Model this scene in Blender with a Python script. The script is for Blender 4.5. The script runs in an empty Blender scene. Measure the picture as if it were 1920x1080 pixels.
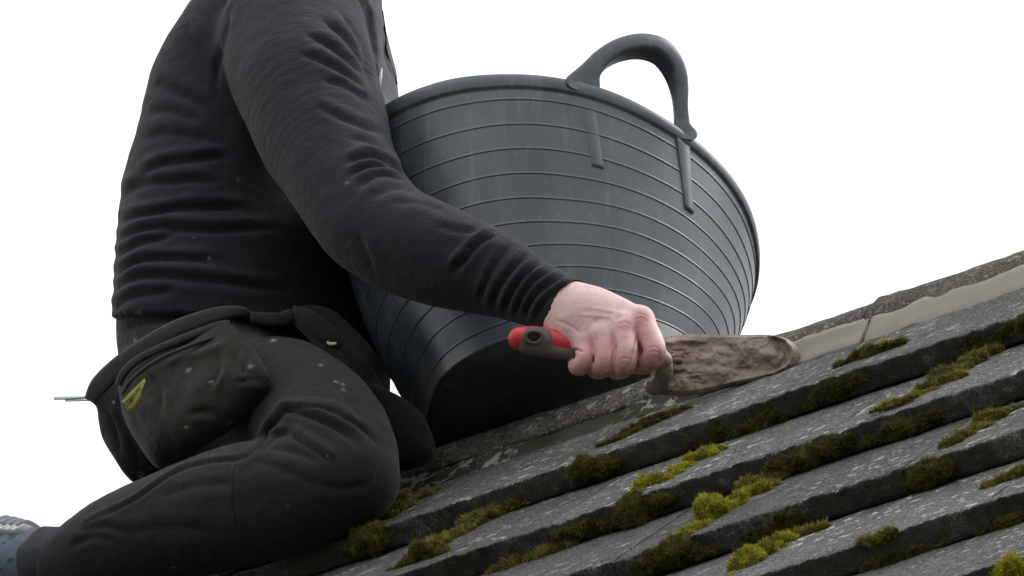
import bpy, bmesh, math, random
import numpy as np
from mathutils import Vector, Matrix

# ------------------------------------------------------------------ camera, sky, sun, exposure
SC = bpy.context.scene
COL = SC.collection
TH = math.radians(32.0)
FPX = 15660.0                                  # focal length in photograph pixels (1920 wide)
CAM = np.array([0.0, 0.0, 1.6])
FWD = np.array([0.0, math.cos(TH), math.sin(TH)])
RGT = np.array([1.0, 0.0, 0.0])
UPV = np.array([0.0, -math.sin(TH), math.cos(TH)])
cam = bpy.data.cameras.new('camera')
cam.sensor_width = 36.0
cam.lens = 36.0 * FPX / 1920.0
cam.clip_start = 0.1
cam.clip_end = 3000.0
camo = bpy.data.objects.new('camera', cam)
COL.objects.link(camo)
camo.location = CAM.tolist()
camo.rotation_euler = (math.pi / 2 + TH, 0, 0)
SC.camera = camo

world = bpy.data.worlds.new('World')
SC.world = world
world.use_nodes = True
wn, wl = world.node_tree.nodes, world.node_tree.links
wn.clear()
SUN_EL, SUN_AZ = math.radians(46), math.radians(78)     # azimuth from +Y towards +X
sky = wn.new('ShaderNodeTexSky')
sky.sky_type = 'NISHITA'
sky.sun_disc = False
sky.sun_elevation = SUN_EL
sky.sun_rotation = SUN_AZ
sky.dust_density = 4.0
hs = wn.new('ShaderNodeHueSaturation')
hs.inputs['Saturation'].default_value = 0.12
mixw = wn.new('ShaderNodeMix')
mixw.data_type = 'RGBA'
mixw.inputs[0].default_value = 0.80
# standard overcast sky: white cloud, (1 + 2 sin elevation) / 3 of the zenith's brightness
tcw = wn.new('ShaderNodeTexCoord')
sxw = wn.new('ShaderNodeSeparateXYZ')
mrw = wn.new('ShaderNodeMapRange')
mrw.inputs['To Min'].default_value = 23.5 / 3
mrw.inputs['To Max'].default_value = 23.5
tintw = wn.new('ShaderNodeVectorMath')
tintw.operation = 'SCALE'
tintw.inputs[0].default_value = (0.975, 1.0, 1.018)
wl.new(tcw.outputs['Generated'], sxw.inputs[0])
wl.new(sxw.outputs['Z'], mrw.inputs['Value'])
wl.new(mrw.outputs[0], tintw.inputs['Scale'])
wl.new(tintw.outputs[0], mixw.inputs[7])
bg = wn.new('ShaderNodeBackground')
bg.inputs['Strength'].default_value = 0.10
wo = wn.new('ShaderNodeOutputWorld')
wl.new(sky.outputs[0], hs.inputs['Color'])
wl.new(hs.outputs[0], mixw.inputs[6])
wl.new(mixw.outputs[2], bg.inputs['Color'])
wl.new(bg.outputs[0], wo.inputs['Surface'])

sun = bpy.data.lights.new('sun', 'SUN')
sun.energy = 1.5
sun.angle = math.radians(30)
sun.color = (1.0, 0.975, 0.94)
suno = bpy.data.objects.new('sun', sun)
COL.objects.link(suno)
sd = Vector((math.sin(SUN_AZ) * math.cos(SUN_EL), math.cos(SUN_AZ) * math.cos(SUN_EL), math.sin(SUN_EL)))
suno.rotation_euler = sd.to_track_quat('Z', 'Y').to_euler()
suno.location = (3, 3, 12)

SC.view_settings.view_transform = 'Standard'
SC.view_settings.look = 'None'
SC.view_settings.exposure = 0.0
SC.view_settings.gamma = 1.0
SC.view_settings.use_curve_mapping = False
SC.cycles.max_bounces = 6

# ------------------------------------------------------------------ frames and small maths
rng = np.random.default_rng(7)
random.seed(7)
V = lambda *a: np.array(a, float)
Z = V(0, 0, 1)

def nrm(v):
    v = np.asarray(v, float)
    return v / np.linalg.norm(v)

def ray(px, py):
    return FWD + (px - 960) / FPX * RGT + (540 - py) / FPX * UPV

KP = CAM + 9.0 * ray(960, 793)                 # a point on the skyline of the ridge
_q = ray(1920, 472)
_q = CAM + _q * (KP[2] - CAM[2]) / _q[2]
R = nrm(_q - KP)                               # along the ridge, towards the camera's right
N = nrm(V(R[1], -R[0], 0))                     # level, away from the ridge, towards the camera
if N[1] > 0:
    N = -N
RR = 0.10                                      # ridge tile radius
_sl = math.atan(0.74)
ORG = KP - RR * math.sin(_sl) * N + RR * (1 - math.cos(_sl)) * Z     # ridge frame origin: top of the ridge tile

def L(a, b, h):
    return ORG + a * R + b * N + h * Z

def toL(p):
    d = np.asarray(p) - ORG
    return V(d @ R, d @ N, d @ Z)

def P(px, py, b, toward=0.0):
    """the point seen at photograph pixel px,py that lies b metres in front of the ridge's plane"""
    d = ray(px, py)
    t = (b - (CAM - ORG) @ N) / (d @ N)
    p = CAM + t * d
    return p - nrm(d) * toward

def proj(p):
    d = np.asarray(p, float) - CAM
    z = d @ FWD
    return np.stack([960 + FPX * (d @ RGT) / z, 540 - FPX * (d @ UPV) / z], -1)

def hash3(ix, iy, iz, s):
    n = (ix * 374761393 + iy * 668265263 + iz * 2147483647 + s * 144665) & 0xffffffff
    n = ((n ^ (n >> 13)) * 1274126177) & 0xffffffff
    n = n ^ (n >> 16)
    return (n & 0xffff) / 32768.0 - 1.0

def noise(p, f, s=0):
    q = np.asarray(p, float) * f
    i = np.floor(q).astype(np.int64)
    t = q - i
    t = t * t * (3 - 2 * t)
    o = 0
    for dx in (0, 1):
        for dy in (0, 1):
            for dz in (0, 1):
                w = (t[..., 0] if dx else 1 - t[..., 0]) * (t[..., 1] if dy else 1 - t[..., 1]) * (t[..., 2] if dz else 1 - t[..., 2])
                o = o + w * hash3(i[..., 0] + dx, i[..., 1] + dy, i[..., 2] + dz, s)
    return o

def fbm(p, f, s=0, n=3):
    return sum(noise(p, f * 2 ** k, s + k) * 0.5 ** k for k in range(n))

# ------------------------------------------------------------------ scene helpers
def props(o, label=None, cat=None, group=None, kind=None):
    for k, v in (('label', label), ('category', cat), ('group', group), ('kind', kind)):
        if v:
            o[k] = v
    return o

def mesh_obj(name, verts, faces, mat=None, parent=None, smooth=True):
    me = bpy.data.meshes.new(name)
    me.from_pydata([tuple(map(float, v)) for v in verts], [], [tuple(int(i) for i in f) for f in faces])
    me.update()
    if smooth:
        me.polygons.foreach_set('use_smooth', [True] * len(me.polygons))
    if mat:
        me.materials.append(mat)
    o = bpy.data.objects.new(name, me)
    COL.objects.link(o)
    if parent:
        attach(o, parent)
    return o

def quick_mesh(name, verts, quads, mat=None, parent=None):
    """fast path for dense quad meshes held in numpy arrays"""
    me = bpy.data.meshes.new(name)
    nv, nf = len(verts), len(quads)
    k = quads.shape[1]
    me.vertices.add(nv)
    me.vertices.foreach_set('co', np.ascontiguousarray(verts, np.float32).ravel())
    me.loops.add(nf * k)
    me.loops.foreach_set('vertex_index', np.ascontiguousarray(quads, np.int32).ravel())
    me.polygons.add(nf)
    me.polygons.foreach_set('loop_start', np.arange(0, nf * k, k, dtype=np.int32))
    me.polygons.foreach_set('loop_total', np.full(nf, k, np.int32))
    me.update(calc_edges=True)
    me.polygons.foreach_set('use_smooth', np.ones(nf, bool))
    if mat:
        me.materials.append(mat)
    o = bpy.data.objects.new(name, me)
    COL.objects.link(o)
    if parent:
        attach(o, parent)
    return o

def attach(o, parent):
    """parent o keeping its world place (no object here that has children is rotated)"""
    w, q = Vector((0, 0, 0)), parent
    while q is not None:
        w += Vector(q.location)
        q = q.parent
    o.parent = parent
    o.location = Vector(o.location) - w

def empty(name, loc):
    o = bpy.data.objects.new(name, None)
    COL.objects.link(o)
    o.location = tuple(map(float, loc))
    o.empty_display_size = 0.05
    return o

def attr(o, name, vals):
    a = o.data.attributes.new(name, 'FLOAT', 'POINT')
    a.data.foreach_set('value', np.ascontiguousarray(vals, np.float32))

def get_co(o):
    a = np.empty(len(o.data.vertices) * 3, np.float32)
    o.data.vertices.foreach_get('co', a)
    return a.reshape(-1, 3).astype(float)

def set_co(o, c):
    o.data.vertices.foreach_set('co', np.ascontiguousarray(c, np.float32).ravel())
    o.data.update()

def vnormals(co, quads):
    n = np.zeros_like(co)
    a, b, c, d = (co[quads[:, i]] for i in range(4))
    fn = np.cross(c - a, d - b)
    for i in range(4):
        for k in range(3):
            n[:, k] += np.bincount(quads[:, i], fn[:, k], len(co))
    return n / (np.linalg.norm(n, axis=1, keepdims=True) + 1e-12)

# ------------------------------------------------------------------ implicit shapes -> quads
def spline(pts, m):
    """Catmull-Rom through rows of pts, m samples per span"""
    p = np.asarray(pts, float)
    p = np.vstack([2 * p[0] - p[1], p, 2 * p[-1] - p[-2]])
    out = []
    for i in range(1, len(p) - 2):
        for t in np.linspace(0, 1, m, endpoint=False):
            a, b, c, d = p[i - 1], p[i], p[i + 1], p[i + 2]
            out.append(0.5 * (2 * b + (c - a) * t + (2 * a - 5 * b + 4 * c - d) * t * t + (3 * b - a - 3 * c + d) * t ** 3))
    out.append(p[-2])
    return np.array(out)

class Chain:
    """a limb: a curved axis with an elliptical section (r1 along e1, r2 along e2)"""
    def __init__(s, pts, radii, e1=None, e2=None, m=4):
        radii = np.asarray(radii, float)
        if radii.ndim == 1:
            radii = np.stack([radii, radii], 1)
        d = spline(np.hstack([np.asarray(pts, float), radii]), m) if len(pts) > 2 else np.hstack([np.asarray(pts, float), radii])
        s.c, s.r = d[:, :3], d[:, 3:]
        s.e = None if e1 is None else (nrm(e1), nrm(e2))
        s.lo = (s.c - s.r.max(1)[:, None]).min(0)
        s.hi = (s.c + s.r.max(1)[:, None]).max(0)
    def __call__(s, p):
        """near the limb the exact value, far from it a bound from its box"""
        far = np.linalg.norm(np.maximum(np.maximum(s.lo - p, p - s.hi), 0), axis=1)
        out = far + 0.02
        near = far < 0.045
        if near.any():
            out[near] = s.exact(p[near])
        return out
    def exact(s, p):
        out = np.empty(len(p))
        o = s.c[0]
        A, B = s.c[:-1] - o, s.c[1:] - o
        AB = B - A
        l2 = (AB ** 2).sum(1) + 1e-12
        aab = (A * AB).sum(1)
        a2 = (A ** 2).sum(1)
        r0, dr = s.r[:-1], s.r[1:] - s.r[:-1]
        for i0 in range(0, len(p), 8192):           # small blocks stay in the cache
            q = p[i0:i0 + 8192] - o
            pab = q @ AB.T - aab
            t = np.clip(pab / l2, 0, 1)
            d2 = (q ** 2).sum(1)[:, None] - 2 * (q @ A.T) + a2 + t * (t * l2 - 2 * pab)
            d2 = np.maximum(d2, 0)
            if s.e is None:
                f = np.sqrt(d2) - (r0[:, 0] + t * dr[:, 0])
            else:
                e1, e2 = s.e
                x = (q @ e1)[:, None] - (A @ e1) - t * (AB @ e1)
                y = (q @ e2)[:, None] - (A @ e2) - t * (AB @ e2)
                ra, rb = r0[:, 0] + t * dr[:, 0], r0[:, 1] + t * dr[:, 1]
                rm = np.minimum(ra, rb)
                f = (np.sqrt((x / ra) ** 2 + (y / rb) ** 2 + np.maximum(d2 - x * x - y * y, 0) / rm ** 2) - 1) * rm
            out[i0:i0 + 8192] = f.min(1)
        return out

def smin(a, b, k):
    h = np.clip(0.5 + 0.5 * (b - a) / k, 0, 1)
    return b * (1 - h) + a * h - k * h * (1 - h)

class Cut:
    """a shape trimmed by half-spaces"""
    def __init__(s, F, cuts):
        s.F, s.cuts, s.lo, s.hi = F, cuts, F.lo, F.hi
    def __call__(s, p):
        f = s.F(p)
        for pt, nn in s.cuts:
            f = np.maximum(f, (p - pt) @ nn)
        return f

class Union:
    """chains blended one after the other, each with its own softness, then cut by half-spaces"""
    def __init__(s, items, cuts=(), groups=None):
        s.items, s.cuts = items, cuts
        s.lo = np.min([c.lo for c, k in items], 0)
        s.hi = np.max([c.hi for c, k in items], 0)
    def __call__(s, p):
        f = None
        for c, k in s.items:
            g = c(p)
            f = g if f is None else smin(f, g, k)
        for pt, nn in s.cuts:
            f = np.maximum(f, (p - pt) @ nn)
        return f

def nets(F, h, pad=0.02):
    """naive surface nets over the bounds of F, cell size h; returns verts, quads (outward)"""
    lo, hi = F.lo - pad, F.hi + pad
    n = np.ceil((hi - lo) / h).astype(int) + 1
    ax = [lo[i] + h * np.arange(n[i]) for i in range(3)]
    K = 6                                       # look at blocks of K cells first, then only inside those near the surface
    nb = -(-n // K)
    bc = np.stack(np.meshgrid(*[lo[i] + h * (K * np.arange(nb[i]) + (K - 1) / 2) for i in range(3)], indexing='ij'), -1).reshape(-1, 3)
    fb = F(bc)
    G = np.repeat(np.repeat(np.repeat(np.where(fb < 0, -1.0, 1.0).reshape(nb), K, 0), K, 1), K, 2).astype(np.float32)
    act = np.where(np.abs(fb) < 1.6 * h * K * 0.87 + h)[0]
    off = np.stack(np.meshgrid(*[np.arange(K)] * 3, indexing='ij'), -1).reshape(-1, 3)
    bi = np.stack(np.unravel_index(act, tuple(nb)), 1) * K
    for c0 in range(0, len(bi), 400):
        ix = (bi[c0:c0 + 400, None, :] + off[None]).reshape(-1, 3)
        G[ix[:, 0], ix[:, 1], ix[:, 2]] = F(lo + h * ix)
    return nets_grid(G, lo, h)

def nets_grid(G, lo, h):
    n = np.array(G.shape)
    S = G < 0
    cs = [S[dx:n[0] - 1 + dx, dy:n[1] - 1 + dy, dz:n[2] - 1 + dz] for dx in (0, 1) for dy in (0, 1) for dz in (0, 1)]
    cnt = sum(c.astype(np.int8) for c in cs)
    act = (cnt > 0) & (cnt < 8)
    idx = np.full(act.shape, -1, np.int64)
    cells = np.argwhere(act)
    idx[act] = np.arange(len(cells))
    acc = np.zeros((len(cells), 3))
    num = np.zeros(len(cells))
    corners = [(dx, dy, dz) for dx in (0, 1) for dy in (0, 1) for dz in (0, 1)]
    val = {c: G[cells[:, 0] + c[0], cells[:, 1] + c[1], cells[:, 2] + c[2]] for c in corners}
    for c in corners:
        for a in range(3):
            if c[a] == 0:
                e = list(c)
                e[a] = 1
                v0, v1 = val[c], val[tuple(e)]
                m = (v0 < 0) != (v1 < 0)
                t = np.where(m, v0 / np.where(m, v0 - v1, 1), 0)
                pos = np.tile(np.array(c, float), (len(cells), 1))
                pos[:, a] = t
                acc[m] += pos[m]
                num += m
    verts = lo + h * (cells + acc / num[:, None])
    quads = []
    for a in range(3):
        u, w = (a + 1) % 3, (a + 2) % 3
        sl0 = [slice(None)] * 3
        sl1 = [slice(None)] * 3
        sl0[a], sl1[a] = slice(0, n[a] - 1), slice(1, n[a])
        ch = S[tuple(sl0)] != S[tuple(sl1)]
        e = np.argwhere(ch)
        e = e[(e[:, u] > 0) & (e[:, w] > 0) & (e[:, u] < n[u] - 1) & (e[:, w] < n[w] - 1)]
        inside0 = S[e[:, 0], e[:, 1], e[:, 2]]
        def at(du, dw):
            q = e.copy()
            q[:, u] += du
            q[:, w] += dw
            return idx[q[:, 0], q[:, 1], q[:, 2]]
        q = np.stack([at(-1, -1), at(0, -1), at(0, 0), at(-1, 0)], 1)
        q[~inside0] = q[~inside0][:, ::-1]
        quads.append(q)
    quads = np.vstack(quads)
    return verts, quads[(quads >= 0).all(1)]

def subdivide(co, quads):
    e = np.vstack([quads[:, [i, (i + 1) % 4]] for i in range(4)])
    es = np.sort(e, 1)
    ue, inv = np.unique(es, axis=0, return_inverse=True)
    inv = np.asarray(inv).ravel()
    nf = len(quads)
    em = co[ue].mean(1)
    fm = co[quads].mean(1)
    ei = len(co) + inv.reshape(4, nf).T
    fi = len(co) + len(ue) + np.arange(nf)
    nc = np.vstack([co, em, fm])
    nq = np.vstack([np.stack([quads[:, i], ei[:, i], fi, ei[:, i - 1]], 1) for i in range(4)])
    return nc, nq

def project(F, co, quads, it=3):
    for _ in range(it):
        st = np.clip(F(co), -0.004, 0.004)
        co = co - 0.9 * st[:, None] * vnormals(co, quads)
    return co

def relax(co, quads, it=1, w=0.5):
    for _ in range(it):
        s = np.zeros_like(co)
        c = np.zeros(len(co))
        for i in range(4):
            for j in (1, 3):
                a, b = quads[:, i], quads[:, (i + j) % 4]
                for k in range(3):
                    s[:, k] += np.bincount(a, co[b, k], len(co))
                c += np.bincount(a, minlength=len(co))
        co = co * (1 - w) + w * s / np.maximum(c, 1)[:, None]
    return co

def solid(F, h, sub=1, pad=0.02, smooth=1):
    co, q = nets(F, h, pad)
    co = relax(co, q, smooth, 0.5)
    for _ in range(sub):
        co, q = subdivide(co, q)
        co = relax(co, q, 1, 0.4)
    co = project(F, co, q)
    return co, q

def poly_dist(q, pl):
    """distance, side and position (0..1) of pixels q along a pixel polyline"""
    pl = np.asarray(pl, float)
    seg = np.linalg.norm(np.diff(pl, axis=0), axis=1)
    cum = np.r_[0, np.cumsum(seg)]
    best = np.full(len(q), 1e9)
    side = np.zeros(len(q))
    pos = np.zeros(len(q))
    for i in range(len(pl) - 1):
        ab = pl[i + 1] - pl[i]
        t = np.clip(((q - pl[i]) @ ab) / (ab @ ab), 0, 1)
        dv = q - (pl[i] + t[:, None] * ab)
        d = np.hypot(dv[:, 0], dv[:, 1])
        m = d < best
        best[m] = d[m]
        side[m] = np.sign(ab[0] * dv[m, 1] - ab[1] * dv[m, 0])
        pos[m] = (cum[i] + t[m] * seg[i]) / cum[-1]
    return best, side, pos

def sculpt(co, quads, strokes, warp=1.0):
    """press folds into cloth: each stroke is (polyline, width px, depth mm[, crest])"""
    n = vnormals(co, quads)
    view = co - CAM
    view /= np.linalg.norm(view, axis=1, keepdims=True)
    face = np.clip(-(n * view).sum(1) * 2.5 + 0.35, 0, 1)
    idx = np.where(face > 0)[0]
    q = proj(co[idx])
    wx = co[idx]
    q = q + np.stack([5.5 * noise(wx, 13, 71) + 2.5 * noise(wx, 37, 73), 5.5 * noise(wx, 13, 72) + 2.5 * noise(wx, 37, 74)], 1) * warp
    gain = 1.0 + 0.45 * noise(wx, 15, 75) * min(1, warp)
    disp = np.zeros(len(idx))
    for st in strokes:
        pl, w, dep = st[0], st[1], st[2] / 1000.0
        crest = st[3] if len(st) > 3 else 0.6
        pl = spline(np.asarray(pl, float), 5) if len(pl) > 2 else np.asarray(pl, float)
        lo, hi = pl.min(0) - 4 * w, pl.max(0) + 4 * w
        m = np.where(((q >= lo) & (q <= hi)).all(1))[0]
        if not len(m):
            continue
        d, sd_, ps = poly_dist(q[m], pl)
        taper = np.clip(np.minimum(ps, 1 - ps) * 5 + 0.12, 0, 1)
        sdist = d * sd_
        prof = -1.1 * np.exp(-(sdist / (0.68 * w)) ** 2) + crest * np.exp(-((sdist + 1.7 * w) / (1.1 * w)) ** 2) + 0.35 * crest * np.exp(-((sdist - 1.7 * w) / (1.2 * w)) ** 2)
        disp[m] += dep * prof * taper
    co = co.copy()
    co[idx] += n[idx] * (disp * gain * face[idx])[:, None]
    return co

def paint(co, quads, blobs, seed=3, hard=1.5):
    """0..1 mask of stains: blobs are (px, py, rx, ry, angle in degrees)"""
    n = vnormals(co, quads)
    face = ((n * (CAM - co)).sum(1) > 0)
    q = proj(co)
    wob = fbm(co, 130, seed, 3)
    out = np.zeros(len(co))
    for (x, y, rx, ry, an) in blobs:
        c, s = math.cos(math.radians(an)), math.sin(math.radians(an))
        dx, dy = q[:, 0] - x, q[:, 1] - y
        u, v = (dx * c + dy * s) / rx, (-dx * s + dy * c) / ry
        m = np.clip((0.95 - np.hypot(u, v) + 0.85 * wob) * hard, 0, 1)
        out = np.maximum(out, m * face)
    return out

# ------------------------------------------------------------------ materials
class Mat:
    def __init__(s, name):
        s.m = bpy.data.materials.new(name)
        s.m.use_nodes = True
        s.t = s.m.node_tree
        s.b = s.t.nodes['Principled BSDF']
        s.out = s.t.nodes['Material Output']
    def n(s, typ, **kw):
        nd = s.t.nodes.new(typ)
        for k, v in kw.items():
            if k in nd.inputs.keys() if hasattr(nd.inputs, 'keys') else False:
                nd.inputs[k].default_value = v
            else:
                setattr(nd, k, v)
        return nd
    def l(s, a, b):
        s.t.links.new(a, b)
    def pos(s):
        g = s.n('ShaderNodeNewGeometry')
        return g.outputs['Position']
    def obj(s):
        return s.n('ShaderNodeTexCoord').outputs['Object']
    def rnd(s):
        return s.n('ShaderNodeObjectInfo').outputs['Random']
    def mapping(s, vec, scale=(1, 1, 1), rot=(0, 0, 0), loc=(0, 0, 0)):
        mp = s.n('ShaderNodeMapping')
        mp.inputs['Scale'].default_value = scale
        mp.inputs['Rotation'].default_value = rot
        mp.inputs['Location'].default_value = loc
        s.l(vec, mp.inputs['Vector'])
        return mp.outputs[0]
    def noise(s, vec, scale, detail=4, rough=0.55, dist=0.0):
        nd = s.n('ShaderNodeTexNoise')
        nd.inputs['Scale'].default_value = scale
        nd.inputs['Detail'].default_value = detail
        nd.inputs['Roughness'].default_value = rough
        nd.inputs['Distortion'].default_value = dist
        s.l(vec, nd.inputs['Vector'])
        return nd.outputs['Fac']
    def voro(s, vec, scale, out='Distance', feature='F1', rnd=1.0):
        nd = s.n('ShaderNodeTexVoronoi')
        nd.feature = feature
        nd.inputs['Scale'].default_value = scale
        nd.inputs['Randomness'].default_value = rnd
        s.l(vec, nd.inputs['Vector'])
        return nd.outputs[out]
    def ramp(s, fac, lo, hi, a=0.0, b=1.0):
        nd = s.n('ShaderNodeMapRange')
        nd.interpolation_type = 'SMOOTHSTEP'
        nd.inputs['From Min'].default_value = lo
        nd.inputs['From Max'].default_value = hi
        nd.inputs['To Min'].default_value = a
        nd.inputs['To Max'].default_value = b
        s.l(fac, nd.inputs['Value'])
        return nd.outputs[0]
    def math(s, op, a, b):
        nd = s.n('ShaderNodeMath')
        nd.operation = op
        for i, x in enumerate((a, b)):
            if isinstance(x, (int, float)):
                nd.inputs[i].default_value = x
            else:
                s.l(x, nd.inputs[i])
        return nd.outputs[0]
    def mix(s, fac, a, b, mode='MIX'):
        nd = s.n('ShaderNodeMix')
        nd.data_type = 'RGBA'
        nd.blend_type = mode
        for i, x in ((0, fac), (6, a), (7, b)):
            if isinstance(x, (int, float)):
                nd.inputs[i].default_value = x
            elif isinstance(x, tuple):
                nd.inputs[i].default_value = x + (1,) if len(x) == 3 else x
            else:
                s.l(x, nd.inputs[i])
        return nd.outputs[2]
    def attr(s, name):
        nd = s.n('ShaderNodeAttribute')
        nd.attribute_name = name
        return nd.outputs['Fac']
    def bump(s, h, strength=0.4, dist=0.002, prev=None):
        nd = s.n('ShaderNodeBump')
        nd.inputs['Strength'].default_value = strength
        nd.inputs['Distance'].default_value = dist
        s.l(h, nd.inputs['Height'])
        if prev is not None:
            s.l(prev, nd.inputs['Normal'])
        return nd.outputs[0]
    def fin(s, color=None, rough=None, normal=None, **kw):
        for k, v in (('Base Color', color), ('Roughness', rough), ('Normal', normal)):
            if v is None:
                continue
            if isinstance(v, tuple):
                s.b.inputs[k].default_value = v + (1,) if len(v) == 3 else v
            elif isinstance(v, (int, float)):
                s.b.inputs[k].default_value = v
            else:
                s.l(v, s.b.inputs[k])
        for k, v in kw.items():
            s.b.inputs[k.replace('_', ' ')].default_value = v
        return s.m

# ------------------------------------------------------------------ materials of the place
def spread(m, vec, scale, lo, hi, **kw):
    return m.ramp(m.noise(vec, scale, **kw), lo, hi)

def mat_tile(name, base, warm, lichen=0.5, green=0.35):
    m = Mat(name)
    p = m.pos()
    big = m.noise(p, 3.2, 5, 0.6)
    mid = m.noise(p, 22, 5, 0.65)
    fine = m.noise(p, 420, 3, 0.7)
    c = m.mix(m.ramp(big, 0.35, 0.68), base, warm)
    c = m.mix(m.ramp(mid, 0.3, 0.75), c, tuple(x * 0.62 for x in base))
    c = m.mix(m.math('MULTIPLY', m.ramp(fine, 0.50, 0.62), 0.75), c, tuple(min(1, x * 2.6) for x in base))
    c = m.mix(m.math('MULTIPLY', m.ramp(m.noise(p, 260, 2, 0.5), 0.54, 0.62), 0.8), c, tuple(x * 0.35 for x in base))
    # algae film, laid heavier on down-facing tile edges to paint in their shade
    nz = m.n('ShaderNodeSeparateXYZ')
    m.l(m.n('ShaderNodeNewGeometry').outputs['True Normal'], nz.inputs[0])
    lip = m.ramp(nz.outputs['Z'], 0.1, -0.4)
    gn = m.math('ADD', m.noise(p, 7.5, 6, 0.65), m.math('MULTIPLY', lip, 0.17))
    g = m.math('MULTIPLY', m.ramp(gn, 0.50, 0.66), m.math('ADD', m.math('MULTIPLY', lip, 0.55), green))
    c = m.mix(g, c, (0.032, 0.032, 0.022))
    # pale lichen: small crusts gathered where the broad mask is high
    mask = spread(m, p, 5.0, 0.37, 0.58, detail=3)
    cr = m.math('MULTIPLY', spread(m, p, 70, 0.565, 0.61, detail=6, rough=0.68, dist=0.4), mask)
    sky_side = m.ramp(nz.outputs['Z'], -0.25, 0.25, 0.06, 1.0)
    cr = m.math('MULTIPLY', m.math('MULTIPLY', cr, lichen), sky_side)
    # (crusts need light and rain, so they keep to the upper faces)
    c = m.mix(cr, c, (0.40, 0.42, 0.38))
    dots = m.math('MULTIPLY', m.ramp(m.voro(p, 110), 0.22, 0.15), spread(m, p, 11, 0.47, 0.60))
    c = m.mix(m.math('MULTIPLY', m.math('MULTIPLY', dots, sky_side), 0.8 * lichen), c, (0.42, 0.43, 0.40))
    hv = m.n('ShaderNodeHueSaturation')
    m.l(m.ramp(m.rnd(), 0, 1, 0.80, 1.18), hv.inputs['Value'])
    m.l(c, hv.inputs['Color'])
    c = hv.outputs[0]
    h = m.bump(fine, 1.0, 0.0026)
    h = m.bump(mid, 0.6, 0.004, h)
    h = m.bump(cr, 0.5, 0.0012, h)
    return m.fin(c, 0.95, h, Specular_IOR_Level=0.2)

M = {}
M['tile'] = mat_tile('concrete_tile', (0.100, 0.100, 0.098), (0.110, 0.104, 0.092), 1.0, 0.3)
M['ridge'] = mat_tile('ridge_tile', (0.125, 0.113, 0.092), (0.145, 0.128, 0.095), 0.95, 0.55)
M['tileflat'] = Mat('distant_tile').fin((0.095, 0.095, 0.092), 0.95)

m = Mat('fresh_mortar')
p = m.pos()
c = m.mix(m.ramp(m.noise(p, 9, 4), 0.3, 0.7), (0.205, 0.180, 0.150), (0.255, 0.228, 0.194))
c = m.mix(m.math('MULTIPLY', m.ramp(m.noise(p, 160, 4, 0.6), 0.55, 0.8), 0.5), c, (0.15, 0.125, 0.10))
M['mortar'] = m.fin(c, 0.75, m.bump(m.noise(p, 240, 4, 0.6), 0.35, 0.0012), Specular_IOR_Level=0.3)

m = Mat('wet_mortar')
p = m.pos()
c = m.mix(m.ramp(m.noise(p, 24, 5, 0.6, 1.2), 0.32, 0.7), (0.185, 0.146, 0.116), (0.30, 0.242, 0.195))
c = m.mix(m.math('MULTIPLY', m.ramp(m.noise(p, 60, 5, 0.65, 0.6), 0.52, 0.66), 0.75), c, (0.070, 0.054, 0.044))
c = m.mix(m.math('MULTIPLY', m.ramp(m.noise(p, 38, 3, 0.5, 1.5), 0.60, 0.72), 0.5), c, (0.30, 0.225, 0.19))
M['wet'] = m.fin(c, 0.5, m.bump(m.noise(p, 130, 5, 0.65, 0.8), 0.6, 0.003), Specular_IOR_Level=0.45)

m = Mat('old_mortar')
p = m.pos()
c = m.mix(m.ramp(m.noise(p, 14, 5, 0.65), 0.35, 0.7), (0.046, 0.043, 0.036), (0.082, 0.072, 0.058))
c = m.mix(m.math('MULTIPLY', spread(m, p, 9, 0.48, 0.62, detail=6, rough=0.65), 0.7), c, (0.045, 0.047, 0.02))
cr = m.math('MULTIPLY', spread(m, p, 40, 0.515, 0.565, detail=6, rough=0.7, dist=0.5), spread(m, p, 6, 0.38, 0.52, detail=3))
c = m.mix(m.math('MULTIPLY', cr, 0.9), c, (0.34, 0.37, 0.31))
M['oldmortar'] = m.fin(c, 0.95, m.bump(m.noise(p, 130, 5, 0.7), 0.8, 0.004), Specular_IOR_Level=0.2)

m = Mat('tub_rubber')
p = m.pos()
sm = m.noise(m.mapping(p, (1, 1, 0.35)), 16, 5, 0.6)
c = m.mix(m.ramp(sm, 0.3, 0.75), (0.046, 0.060, 0.074), (0.086, 0.106, 0.124))
c = m.mix(m.math('MULTIPLY', m.ramp(m.noise(p, 5, 4), 0.5, 0.75), 0.45), c, (0.105, 0.120, 0.132))
c = m.mix(m.math('MULTIPLY', m.ramp(m.noise(m.mapping(p, (1, 1, 0.10)), 60, 4, 0.6), 0.54, 0.74), 0.30), c, (0.24, 0.25, 0.255))
c = m.mix(m.math('MULTIPLY', m.ramp(m.noise(p, 110, 6, 0.72), 0.58, 0.70), 0.4), c, (0.22, 0.21, 0.19))
c = m.mix(m.attr('mud'), c, (0.115, 0.092, 0.066))
M['tub'] = m.fin(c, m.ramp(sm, 0.3, 0.8, 0.32, 0.46), m.bump(m.noise(p, 150, 4, 0.6), 0.12, 0.001), Specular_IOR_Level=0.55)

# ------------------------------------------------------------------ ground and house
g = mesh_obj('ground', [(-1500, -1500, 0), (1500, -1500, 0), (1500, 1500, 0), (-1500, 1500, 0)], [(0, 1, 2, 3)])
m = Mat('paving')
p = m.pos()
g.data.materials.append(m.fin(m.mix(m.ramp(m.noise(p, 0.5, 6), 0.4, 0.6), (0.028, 0.034, 0.019), (0.042, 0.040, 0.034)), 0.95, m.bump(m.noise(p, 30, 5), 0.5, 0.02)))
props(g, kind='structure')

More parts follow.
